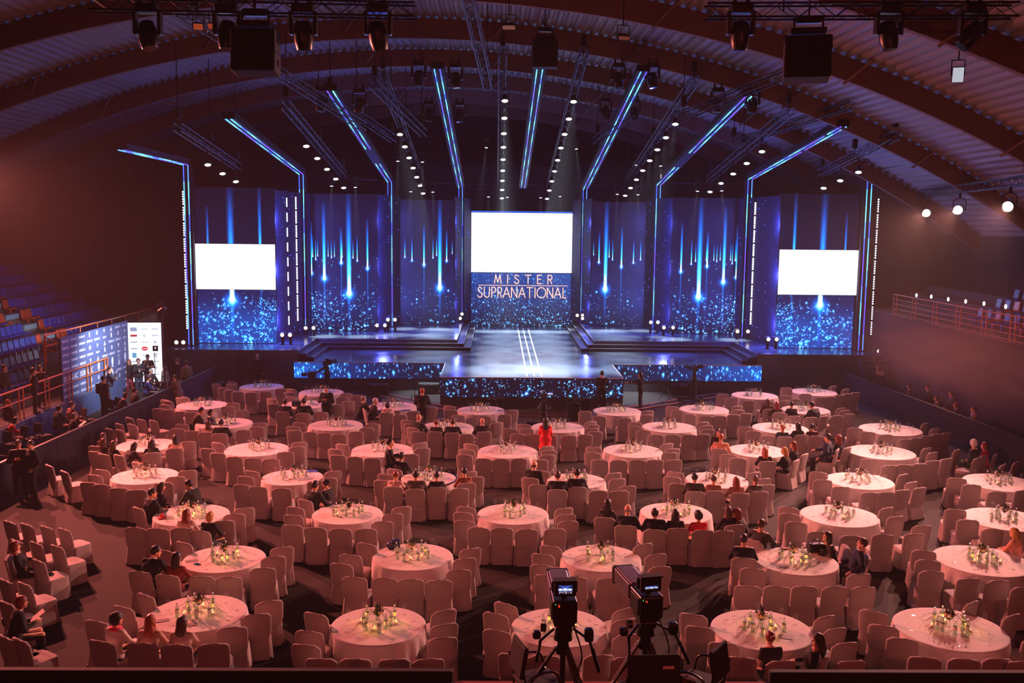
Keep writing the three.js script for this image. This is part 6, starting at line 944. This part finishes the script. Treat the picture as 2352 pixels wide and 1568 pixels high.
// one person from the place of the head in the photograph
function person(label, px, o = {}) {
  const fem = o.f ? 1 : 0, pose = o.pose || (o.stand ? 'stand' : 'sitTable'), b = rig(pose, fem), sc = (o.size || 1) * (fem ? 0.95 : 1), turn = o.turn || 0, bg = bodyGeo(pose, fem, turn, o.nod || 0), base = o.base || 0;
  const hp = onLevel(px[0], px[1], base + b.head[1] * sc);
  let yaw = o.yaw !== undefined ? o.yaw * PI / 180 : 0;
  let seat; { let best = 0.85; for (const c of chairs) { const d = Math.hypot(c.x - hp.x, c.z - hp.z); if (d < best && !c.taken) { best = d; seat = c; } } if (seat && b.P.sit) seat.taken = 1; if (o.yaw === undefined && seat) yaw = seat.yaw; }
  const hx = b.head[0] * sc, hz = b.head[2] * sc, c = Math.cos(yaw), s = Math.sin(yaw);
  let rx = hp.x - (hx * c + hz * s), rz = hp.z - (-hx * s + hz * c);
  if (b.P.sit && seat) { const ux = rx - seat.x, uz = rz - seat.z, k = Math.hypot(ux, uz) < 0.75 ? 0.5 : 0; rx -= ux * k; rz -= uz * k; if (k) { seat.x = rx; seat.z = rz; seat.yaw = yaw; seat.d = Math.hypot(rx - EYE.x, rz); } rx -= s * 0.04; rz -= c * 0.04; }
  const t = thing('person', label, 'person', [rx, base, rz], yaw); t.scale.setScalar(sc);
  part('body', bg.geo, skins[o.skin || Math.floor(rnd() * 3)], t);
  if (o.hair !== 'none') { const h = part('hair', hairOf(o.hair || (fem ? 'long' : 'short')), hairM(HC[o.hc || 'dark']), t); h.applyMatrix4(bg.head); }
  const kind = o.top || (fem ? 'shirt' : 'jacket'); part(kind === 'top' ? 'sleeveless_top' : kind === 'tee' ? 'short_sleeved_top' : kind, cloth(b, kind), fabric(o.c || '#14141a'), t);
  if (kind === 'jacket' && o.collar !== 0) part('shirt_collar', cyl(0.062, 0.07, 0.05, 14, 0, 0, 0, 0, 0, 0, true).applyMatrix4(new THREE.Matrix4().makeRotationX(b.lean)).translate(...add3(b.neck, [0, 0.015, 0])), fabric('#e8e2dc'), t);
  const lk = o.legs || (fem && o.dress ? 'skirt' : 'trousers'); part(lk, cloth(b, lk), fabric(o.lc || (o.dress ? o.c : '#17171c')), t);
  part('shoes', cloth(b, 'shoes'), shoeMat, t);
  if (o.scarf) part('scarf', new THREE.TorusGeometry(0.085, 0.04, 8, 18).rotateX(PI / 2).applyMatrix4(new THREE.Matrix4().makeRotationX(b.lean)).translate(...add3(b.neck, [0, 0.0, -0.01])), fabric(o.scarf), t);
  if (o.lanyard) part('lanyard', J(bar(add3(b.neck, [-0.07, 0, -0.08]), add3(b.chest, [0, -0.08, -0.15]), 0.008, 5), bar(add3(b.neck, [0.07, 0, -0.08]), add3(b.chest, [0, -0.08, -0.15]), 0.008, 5), rbox(0.07, 0.1, 0.01, 0.004, b.chest[0], b.chest[1] - 0.13, b.chest[2] - 0.155)), fabric('#d8dcd8'), t);
  if (o.pack) { const bk = part('backpack', put(rbox(0.3, 0.42, 0.18, 0.06), b.chest[0], b.chest[1] - 0.05, b.chest[2] + 0.21), fabric('#0f1014'), t); part('strap', tube([[-0.09, b.chest[1] + 0.16, b.chest[2] + 0.12], [-0.1, b.chest[1] + 0.2, b.chest[2] - 0.05], [-0.1, b.chest[1] - 0.1, b.chest[2] - 0.15]], 0.018, 10, 5), fabric('#0f1014'), bk); }
  if (o.hold) {   // what a hand holds is a thing of its own
    const w = b.wrist[o.hold === 'mic' ? 1 : 0], q = mix3(b.wrist[0], b.wrist[1], 0.5), p = o.hold === 'mic' ? w : q, wx = p[0] * sc, wy = (p[1] + 0.09) * sc, wz = (p[2] - 0.06) * sc, P3 = [t.position.x + wx * c + wz * s, base + wy, t.position.z - wx * s + wz * c];
    const W = { phone: ['phone', 'phone'], tablet: ['tablet', 'tablet'], paper: ['sheet_of_paper', 'paper'] }[o.hold] || ['microphone', 'microphone'];
    const h = thing(W[0], o.holdLabel, W[1], P3, yaw);
    if (o.hold === 'phone') { part('case', rbox(0.075, 0.15, 0.01, 0.004, 0, 0, 0, 0.9), MT.blackGloss, h); part('screen', put(new THREE.BoxGeometry(0.066, 0.135, 0.003), 0, 0.005, 0.005, 0.9, 0, 0), glow('#bcd8ff', 1.1), h); }
    else if (o.hold === 'tablet') { part('case', rbox(0.18, 0.25, 0.012, 0.005, 0, 0, 0, 0.5), MT.blackGloss, h); part('screen', put(new THREE.BoxGeometry(0.16, 0.22, 0.003), 0, 0.004, -0.006, 0.5, 0, 0), MT.blackGloss, h); }
    else part('sheet', put(new THREE.BoxGeometry(0.2, 0.003, 0.28), 0, 0, 0, 0.6, 0, 0), fabric('#e6dcd4'), h);
  }
  return t;
}
const N = '#10101a', K = '#0d0d10', G = '#4a463f';
// the tables, front to back
person('person with dark curly hair, white top and pink scarf at the nearest left table', [254, 1424], { f: 1, hair: 'curly', hc: 'black', c: '#cfc6bd', scarf: '#e0466a', yaw: -20, turn: -40, pose: 'sitTable' });
person('person with very long ginger hair and a pale cardigan at the nearest left table', [341, 1428], { f: 1, hair: 'verylong', hc: 'ginger', c: '#b89a86', pose: 'sitTable' });
person('person with brown shoulder-length hair in a beige top at the nearest left table', [412, 1432], { f: 1, hair: 'long', hc: 'brown', c: '#bba493', turn: -25 });
person('red-haired person in a black jacket holding paper at the lower left corner', [45, 1384], { f: 1, hair: 'bob', hc: 'red', c: K, top: 'jacket', yaw: -55, pose: 'sitPhone', hold: 'paper', holdLabel: 'white sheet of paper held by the red-haired person at lower left' });
person('person in black leaning back with crossed legs at the left edge', [6, 1262], { f: 1, hair: 'bob', hc: 'red', c: K, lc: K, yaw: -75, pose: 'sitBack', turn: 20 });
person('person in black with a red hair bun looking at a lit phone, lower right', [1778, 1473], { f: 1, hair: 'bun', hc: 'red', c: K, top: 'tee', yaw: 10, pose: 'sitPhone', nod: -12, hold: 'phone', holdLabel: 'lit phone in the hands of the person with a red bun' });
person('person in black with long dark hair lounging sideways at the nearest row', [1888, 1473], { f: 1, hair: 'long', hc: 'dark', c: K, lc: K, yaw: 62, pose: 'sitBack', turn: 12, nod: 10 });
person('man in a dark suit bent towards his neighbour, second row left table', [350, 1266], { hc: 'black', c: N, turn: -45, pose: 'sitLean', yaw: -15 });
person('person with long black hair in a patterned red top, second row left table', [393, 1283], { f: 1, hair: 'long', hc: 'black', c: '#7c2e28', turn: -20, yaw: -12 });
person('man in a dark blue shirt with a phone, second row right-hand table', [1712, 1239], { hc: 'dark', top: 'shirt', c: '#151a28', yaw: -12, pose: 'sitTable' });
person('person in a green-grey shirt looking over the table edge, second row right table', [1742, 1203], { hc: 'brown', top: 'shirt', c: '#2c2b26', yaw: -50, pose: 'sitSide', turn: 10 });
person('person with long brown hair reading a bright phone at the second row', [1909, 1237], { f: 1, hair: 'long', hc: 'dark', c: '#2c1a1a', yaw: 88, pose: 'sitPhone', nod: -14, hold: 'phone', holdLabel: 'bright phone held by the long-haired person, second row' });
person('man in a blue suit leaning back with folded hands, second row right table', [1986, 1243], { hc: 'brown', c: '#16203a', yaw: 78, pose: 'sitBack' });
person('person in a pink jumper at the right edge of the hall', [2342, 1224], { f: 1, hair: 'long', hc: 'blonde', c: '#d8937e', yaw: 35, pose: 'sitTable' });
person('balding man in a dark suit turned sideways, third row left table', [352, 1129], { hair: 'short', hc: 'dark', c: K, yaw: -40, turn: -30, pose: 'sitTable' });
person('dark-haired person half hidden behind the balding man, third row left', [371, 1118], { f: 1, hair: 'long', hc: 'dark', c: K, yaw: -60, pose: 'sitLap' });
person('man in a dark suit facing left across the third row\'s first table', [432, 1113], { hc: 'black', c: '#20211f', yaw: 70, turn: 20, pose: 'sitLean' });
person('person with auburn hair in a white top at the third row\'s first table', [427, 1176], { f: 1, hair: 'long', hc: 'red', c: '#c9b2a4' });
person('blonde person in a dark jacket at the third row\'s first table', [478, 1185], { f: 1, hair: 'bob', hc: 'blonde', c: '#181818', top: 'jacket', collar: 0, yaw: -18 });
person('person with dark wavy hair apart from the table, third row', [1396, 1158], { f: 1, hair: 'curlylong', hc: 'black', c: '#231a18' });
person('bald man in a navy suit at the third row\'s fourth table', [1443, 1172], { hair: 'fringe', hc: 'grey', c: '#121826' });
person('man in a black jacket with bowed head at the third row\'s fourth table', [1514, 1178], { hc: 'dark', c: K, turn: -20, nod: -16, pose: 'sitLean' });
person('person with long straight dark hair at the third row\'s fourth table', [1556, 1176], { f: 1, hair: 'verylong', hc: 'black', c: '#1a1416' });
person('person with short dark hair in a bright red top, third row', [1612, 1182], { f: 1, hair: 'curly', hc: 'black', c: '#d8121c', pose: 'sitFace', turn: 15 });
person('person with long brown hair in a navy top at the third row', [1662, 1178], { f: 1, hair: 'long', hc: 'brown', c: '#14141c', turn: -18 });
person('person with curly red hair turned left, third row\'s fourth table', [1695, 1180], { f: 1, hair: 'curlylong', hc: 'red', c: '#2a1a1a', yaw: 60, turn: 20, pose: 'sitLean' });
person('man in a black suit seen from behind at the fourth row\'s second table', [690, 1115], { hc: 'dark', c: N });
person('person with dark tied hair facing left with a phone, fourth row', [747, 1110], { f: 1, hair: 'bun', hc: 'black', top: 'tee', c: K, yaw: 62, pose: 'sitPhone', turn: 10, hold: 'phone', holdLabel: 'small phone held by the person with dark tied hair' });
person('person with short red-brown hair in a white blouse, fourth row', [905, 1089], { f: 1, hair: 'short', hc: 'red', c: '#e0c4b4' });
person('person with short dark hair in a grey jacket, fourth row', [954, 1092], { hc: 'dark', c: '#57504a', collar: 0, turn: -25 });
person('person with cropped dark hair in a black top, fourth row', [1003, 1087], { f: 1, hair: 'short', hc: 'black', c: K });
person('person with short dark hair in a tan cardigan, fourth row', [1048, 1084], { f: 1, hair: 'short', hc: 'black', c: '#8a5236', turn: 12 });
person('bald man in a black suit turned right at the fourth row\'s fourth table', [1241, 1072], { hair: 'fringe', hc: 'dark', c: K, turn: -20, pose: 'sitLap' });
person('man in a black suit with arms raised to his face, fourth row', [1283, 1090], { hc: 'brown', c: K, pose: 'sitFace', nod: -10 });
person('man in a black suit looking left at the fourth row\'s fourth table', [1327, 1081], { hc: 'black', c: K, turn: 25 });
person('man in a grey suit with cropped dark hair, fourth row fifth table', [1600, 1097], { hc: 'black', c: '#3a3532' });
person('person in a tan top with short brown hair, fourth row fifth table', [1641, 1099], { f: 1, hair: 'short', hc: 'brown', c: '#8f6250' });
person('person with long red hair, fourth row fifth table', [1697, 1108], { f: 1, hair: 'long', hc: 'red', c: '#a06a58' });
person('person with a brown ponytail in a grey-black top, fourth row', [1738, 1100], { f: 1, hair: 'tail', hc: 'brown', c: '#4a4446' });
[[236, 1001, 'leftmost', 'brown'], [245, 1014, 'second', 'brown'], [259, 1020, 'third', 'brown'], [300, 1024, 'fourth', 'dark'], [326, 1020, 'rightmost', 'dark']].forEach(([x, y, w, h], i) => person(`${w} of five long-haired people huddled at the fifth row's first table`, [x, y], { f: 1, hair: i === 4 ? 'curlylong' : 'long', hc: h, c: '#1c1410', yaw: -15 - 6 * i + (i === 4 ? 60 : 0), pose: i > 2 ? 'sitLean' : 'sitTable' }));
person('dark-haired person in a pale pink top resting a cheek on one hand', [401, 1006], { f: 1, hair: 'long', hc: 'dark', c: '#d0a596', yaw: 15, pose: 'sitFace', turn: 20 });
person('man in a dark suit seated below the stooping man, fifth row', [921, 1047], { hc: 'black', c: N });
person('man in a pale shirt seated sideways at the fifth row', [1658, 1003], { hc: 'ginger', top: 'shirt', c: '#d89c80', yaw: -18, pose: 'sitTable' });
person('dark-haired person facing the man in the pale shirt, fifth row', [1649, 992], { f: 1, hair: 'long', hc: 'black', c: '#2a1216', yaw: 170, pose: 'sitLap' });
person('person with straight blonde hair in a black top, fifth row', [1760, 1038], { f: 1, hair: 'long', hc: 'ginger', c: '#15110f' });
person('blonde person turned to the left in black, fifth row', [1811, 1034], { f: 1, hair: 'long', hc: 'blonde', c: K, yaw: 50, turn: 15 });
person('person with deep red hair in black, fifth row', [1822, 1021], { f: 1, hair: 'long', hc: 'red', c: K, yaw: 48, turn: 25 });
person('person with grey hair in a green patterned dress by the right barrier', [2236, 1019], { f: 1, hair: 'curly', hc: 'white', c: '#23433a', dress: 1, yaw: 35, pose: 'sitLap', turn: -30, size: 1.08 });
person('person in a red top with brown hair by the right barrier', [2260, 1027], { f: 1, hair: 'bob', hc: 'red', c: '#e0141c', yaw: 50, pose: 'sitLap' });
person('man in a dark blue suit embracing his red-haired neighbour, sixth row', [1908, 1003], { hc: 'black', c: '#141c30', yaw: 60, pose: 'sitSide', size: 1.04 });
person('person with wavy red hair and red tights beside the blue-suited man', [1926, 1007], { f: 1, hair: 'curlylong', hc: 'red', c: '#1a1a24', lc: '#d81a20', yaw: 40, pose: 'sitLap' });
person('person with a ponytail in a blue shirt at the sixth row', [1801, 982], { f: 1, hair: 'tail', hc: 'ginger', c: '#26384a' });
person('person with long dark hair holding a tablet at the sixth row', [1836, 976], { f: 1, hair: 'verylong', hc: 'black', c: K, turn: 20, hold: 'tablet', holdLabel: 'dark tablet held up at the sixth row table' });
person('person in a dark red top with short black hair, sixth row', [1869, 980], { f: 1, hair: 'short', hc: 'black', c: '#4a1016', turn: -30, pose: 'sitPhone' });
person('bald man in a patterned dark jacket at the sixth row\'s third table', [979, 960], { hair: 'none', c: '#2a2c34', yaw: -30, turn: -20 });
person('person with cropped bright red hair at the sixth row\'s third table', [1000, 968], { f: 1, hair: 'short', hc: 'red', c: '#2c2620', top: 'jacket', collar: 0 });
person('man in a black dinner suit at the sixth row\'s third table', [1043, 967], { hc: 'brown', c: K });
person('bald man sitting alone at the right of the sixth row\'s third table', [1109, 966], { hair: 'none', c: '#1a1616' });
person('man in a dark shirt at the sixth row\'s first table, left of pair', [476, 973], { f: 1, hair: 'long', hc: 'brown', c: '#c0a296' });
person('man in a black suit at the sixth row\'s first table', [504, 971], { hc: 'black', c: K });
person('man in brown bending over the far side of the sixth row\'s first table', [462, 944], { hc: 'dark', c: '#33241f', yaw: -70, pose: 'sitLean' });
person('person in black across from the man in brown, sixth row', [484, 947], { f: 1, hair: 'bob', hc: 'black', c: K, yaw: -80, pose: 'sitTable' });
person('white-haired man in a dark suit at the seventh row, left one', [836, 916], { hair: 'short', hc: 'grey', c: K, yaw: -45 });
person('white-haired man in a black jacket at the seventh row, right one', [852, 918], { hair: 'short', hc: 'white', c: K, yaw: -70, pose: 'sitPhone', hold: 'paper', holdLabel: 'sheet of paper held by the white-haired man, seventh row' });
person('person with a dark bob in a pale blouse at the seventh row', [890, 928], { f: 1, hair: 'bob', hc: 'black', c: '#d6bcae' });
person('man in a black suit seen from behind, left of the seventh row\'s second table', [650, 923], { hc: 'dark', c: N, pose: 'sitPhone' });
person('heavy man in a black jacket at the seventh row\'s second table', [702, 920], { hc: 'black', c: K, size: 1.06, turn: -15 });
person('person with long brown hair at the right of the seventh row, leftmost', [1767, 921], { f: 1, hair: 'long', hc: 'brown', c: '#3a241c' });
person('person with long ginger hair at the right of the seventh row', [1787, 928], { f: 1, hair: 'long', hc: 'red', c: '#33201c' });
person('person with short black hair in a black top, right of the seventh row', [1818, 929], { f: 1, hair: 'short', hc: 'black', c: K });
person('broad man in a black suit at the right end of the seventh row', [1857, 930], { hc: 'black', c: K, size: 1.08, yaw: 35, pose: 'sitLean' });
// standing in the hall
person('person in a red dress with long black hair standing between the tables', [1253, 966], { f: 1, stand: 1, hair: 'verylong', hc: 'black', c: '#e01018', dress: 1, top: 'shirt', yaw: 4, pose: 'standPhone' });
person('man in black stooping to talk to a seated man, fifth row', [897, 1016], { stand: 1, hc: 'black', c: '#131314', top: 'shirt', yaw: -80, pose: 'standPhone', nod: -18 });
person('man in a black suit with folded arms facing the camera, seventh row', [750, 893], { stand: 1, hc: 'black', c: K, yaw: 172, pose: 'standCross', lanyard: 1 });
person('man in a black suit seen from behind beside the runway', [970, 898], { stand: 1, hc: 'ginger', c: K, yaw: 0, pose: 'standCross' });
person('man with cropped hair in black at the runway\'s front edge', [1383, 858], { stand: 1, hair: 'short', hc: 'dark', top: 'shirt', c: K, yaw: 0, pose: 'standCross' });
person('person with long black hair in black reaching out to the runway', [1470, 861], { f: 1, stand: 1, hair: 'verylong', hc: 'black', c: K, lc: K, yaw: 70, pose: 'standOut' });
person('bald man in a blue hooded jacket below the stage\'s left wing', [549, 811], { stand: 1, hair: 'none', c: '#26303f', yaw: -60, pose: 'stand', collar: 0 });
person('bald man in black in the dark below the stage\'s left wing', [591, 818], { stand: 1, hair: 'none', c: K, yaw: -20, pose: 'stand' });
person('left one of two suited men standing by the left barrier', [42, 1020], { stand: 1, hc: 'black', c: K, yaw: -160, pose: 'standCross' });
person('right one of two suited men standing by the left barrier', [70, 1021], { stand: 1, hc: 'black', c: K, yaw: 140, pose: 'standPocket', turn: 20 });
// press area behind the left barrier
person('person in red trousers and a black leather jacket before the sponsor screen', [296, 831], { f: 1, stand: 1, hair: 'long', hc: 'ginger', c: '#16161a', top: 'jacket', collar: 0, lc: '#8c1424', yaw: 190, pose: 'standPocket' });
person('man in jeans and a green scarf looking down before the sponsor screen', [318, 829], { stand: 1, hair: 'short', hc: 'dark', c: '#1d2a30', collar: 0, lc: '#2a4258', yaw: 215, pose: 'standPhone', nod: -20, lanyard: 1 });
person('man in a black shirt with a pass on a ribbon, hand at his mouth', [339, 820], { stand: 1, hc: 'dark', top: 'tee', c: '#101012', yaw: 200, pose: 'standFace', lanyard: 1 });
person('man in a brown shirt and jeans by the printed sponsor wall', [238, 870], { stand: 1, hc: 'dark', top: 'shirt', c: '#3b302c', lc: '#141a22', yaw: -30, pose: 'stand', pack: 1 });
person('man with a dark jacket and blue jeans speaking beside the sponsor wall', [253, 848], { stand: 1, hc: 'dark', c: '#121826', collar: 0, lc: '#31465e', yaw: -70, pose: 'standFace', turn: -10 });
person('person in a long beige coat leaning on the left barrier', [402, 866], { f: 1, stand: 1, hair: 'tail', hc: 'black', top: 'coat', c: '#7a6c62', yaw: 60, pose: 'standRail' });
person('man in black behind the coat-wearer, left barrier', [407, 829], { stand: 1, hc: 'ginger', c: K, yaw: 40, pose: 'stand', collar: 0 });
person('person in a yellow-green top behind the left barrier', [427, 834], { hc: 'brown', top: 'shirt', c: '#99a06a', yaw: 40, pose: 'stand', size: 0.97, stand: 1 });
person('person with long brown hair in a pale top before the sponsor screen', [378, 845], { f: 1, hair: 'long', hc: 'brown', c: '#b09a92', yaw: 150, pose: 'stand', stand: 1, size: 0.97 });
person('grey-haired man bent forward in the press rows behind the barrier', [347, 853], { hair: 'short', hc: 'grey', c: '#2a2c30', yaw: -120, pose: 'standRail', stand: 1, size: 0.92 });
person('man in a blue shirt seated in the press rows', [342, 868], { hc: 'dark', top: 'shirt', c: '#182a66', yaw: -70, pose: 'sitTable' });
person('person in an orange glow with long hair standing at the far left', [17, 925], { f: 1, stand: 1, hair: 'verylong', hc: 'ginger', c: '#4a2216', yaw: 160, pose: 'stand' });
person('person in a red sweater bent down in the dark at far left', [36, 966], { f: 1, hair: 'bob', hc: 'dark', c: '#d81420', yaw: -60, pose: 'sitLean' });
person('dark-haired man seated in the press rows, left of a pair', [137, 938], { hc: 'dark', c: '#1c1a20', yaw: -30, collar: 0 });
person('man in a pink shirt seated in the press rows, right of a pair', [166, 929], { hc: 'brown', top: 'shirt', c: '#7c4a44', yaw: -40 });
person('person in black reading papers in the press rows', [172, 955], { f: 1, hair: 'bob', hc: 'grey', c: '#1a1416', yaw: -50, pose: 'sitPhone', hold: 'paper', holdLabel: 'papers on the lap of the press row reader' });
person('dark-haired person crouched in the press rows near the barrier', [289, 908], { f: 1, hair: 'bob', hc: 'black', c: '#241c1a', yaw: -70, pose: 'sitLean' });
person('person in dark clothes seated behind the crouched one, press rows', [310, 897], { hc: 'black', c: '#14161a', yaw: -40, pose: 'sitLap' });
person('person in black standing on the left stand walkway, left one', [10, 845], { stand: 1, hc: 'brown', c: '#1a1416', yaw: -90, pose: 'standPocket', base: 0.9 });
person('person in black standing on the left stand walkway, middle one', [78, 852], { stand: 1, hc: 'black', c: '#141214', yaw: -60, pose: 'stand', base: 0.9 });
person('person in black sitting on the left stand walkway, right one', [93, 846], { f: 1, stand: 1, hair: 'bob', hc: 'black', c: '#17151a', yaw: -150, pose: 'standPocket', base: 0.9 });
// in the dark beyond the right barrier
person('man in a dark suit standing by the stage steps, far right', [2021, 822], { stand: 1, hair: 'fringe', hc: 'grey', c: '#20222c', yaw: 60, pose: 'stand' });
person('white-haired man in a dark suit by the stage steps, far right', [2062, 828], { stand: 1, hc: 'white', c: '#16161c', yaw: 90, pose: 'stand' });
person('person lit red holding up a phone beyond the right barrier', [2028, 853], { f: 1, hair: 'bun', hc: 'red', top: 'tee', c: '#2a1210', yaw: 60, pose: 'standUp', stand: 1, size: 0.94 });
person('man in a suit holding white paper beyond the right barrier', [2111, 842], { stand: 1, hc: 'grey', c: '#1a1a20', yaw: 120, pose: 'standPhone', hold: 'paper', holdLabel: 'white sheet of paper held beyond the right barrier' });
person('man standing with a pass on a ribbon beyond the right barrier', [2266, 900], { stand: 1, hc: 'dark', c: '#1a1c26', yaw: 80, pose: 'standPocket', lanyard: 1 });
[[2088, 886, 'in a brown coat', '#4a3028', 'dark', 'bob'], [2131, 890, 'in black nearest the rail lamp', '#1c1616', 'dark', 'short'], [2151, 914, 'in a pale scarf', '#8a6858', 'brown', 'bob'], [2185, 904, 'in a grey jumper', '#5a4840', 'brown', 'short'], [2205, 902, 'with blonde hair', '#4c3c34', 'blonde', 'long'], [2223, 904, 'in a checked jacket', '#6a5244', 'dark', 'bob'], [2195, 930, 'bent low', '#241c1c', 'red', 'bob'], [2236, 940, 'in a white collar', '#8c7466', 'brown', 'short'], [2301, 936, 'furthest right', '#2a2020', 'red', 'bob']].forEach(([x, y, w, c, hc, h]) => person(`seated spectator ${w} beyond the right barrier`, [x, y], { f: h !== 'short', hair: h, hc, c, yaw: 75, pose: 'sitLap' }));
// ---------- the chairs themselves, once everyone has taken a seat ----------
chairs.sort((a, b) => a.d - b.d);
const NCHAIR = 300;
chairs.slice(0, NCHAIR).forEach((c, i) => {
  const o = CHAIR[i % 3].clone(); if (c.d > 30) o.children.slice(2).forEach((l) => o.remove(l));
  o.name = numbered('banquet_chair'); o.position.set(c.x, 0, c.z); o.rotation.y = c.yaw; o.scale.set(1.2, 1.03, 1.08); scene.add(o); tag(o, c.label, 'chair'); c.o = o;
});
{
  const far = chairs.slice(NCHAIR), im = shade(new THREE.InstancedMesh(J(SKIRTS[0], BACKS[0]), MT.cover, far.length)); im.name = 'distant_banquet_chairs';
  far.forEach((c, i) => im.setMatrixAt(i, new THREE.Matrix4().makeRotationY(c.yaw).scale(V(1.2, 1.03, 1.08)).setPosition(c.x, 0, c.z))); stuff(im);
  im.userData.label = 'white covered chairs around the furthest tables by the stage'; scene.add(im);
}
if (badLabels.length) console.log(badLabels.length + ' labels to mend: ' + badLabels.slice(0, 12).join(' | '));
renderer.render(scene, camera);
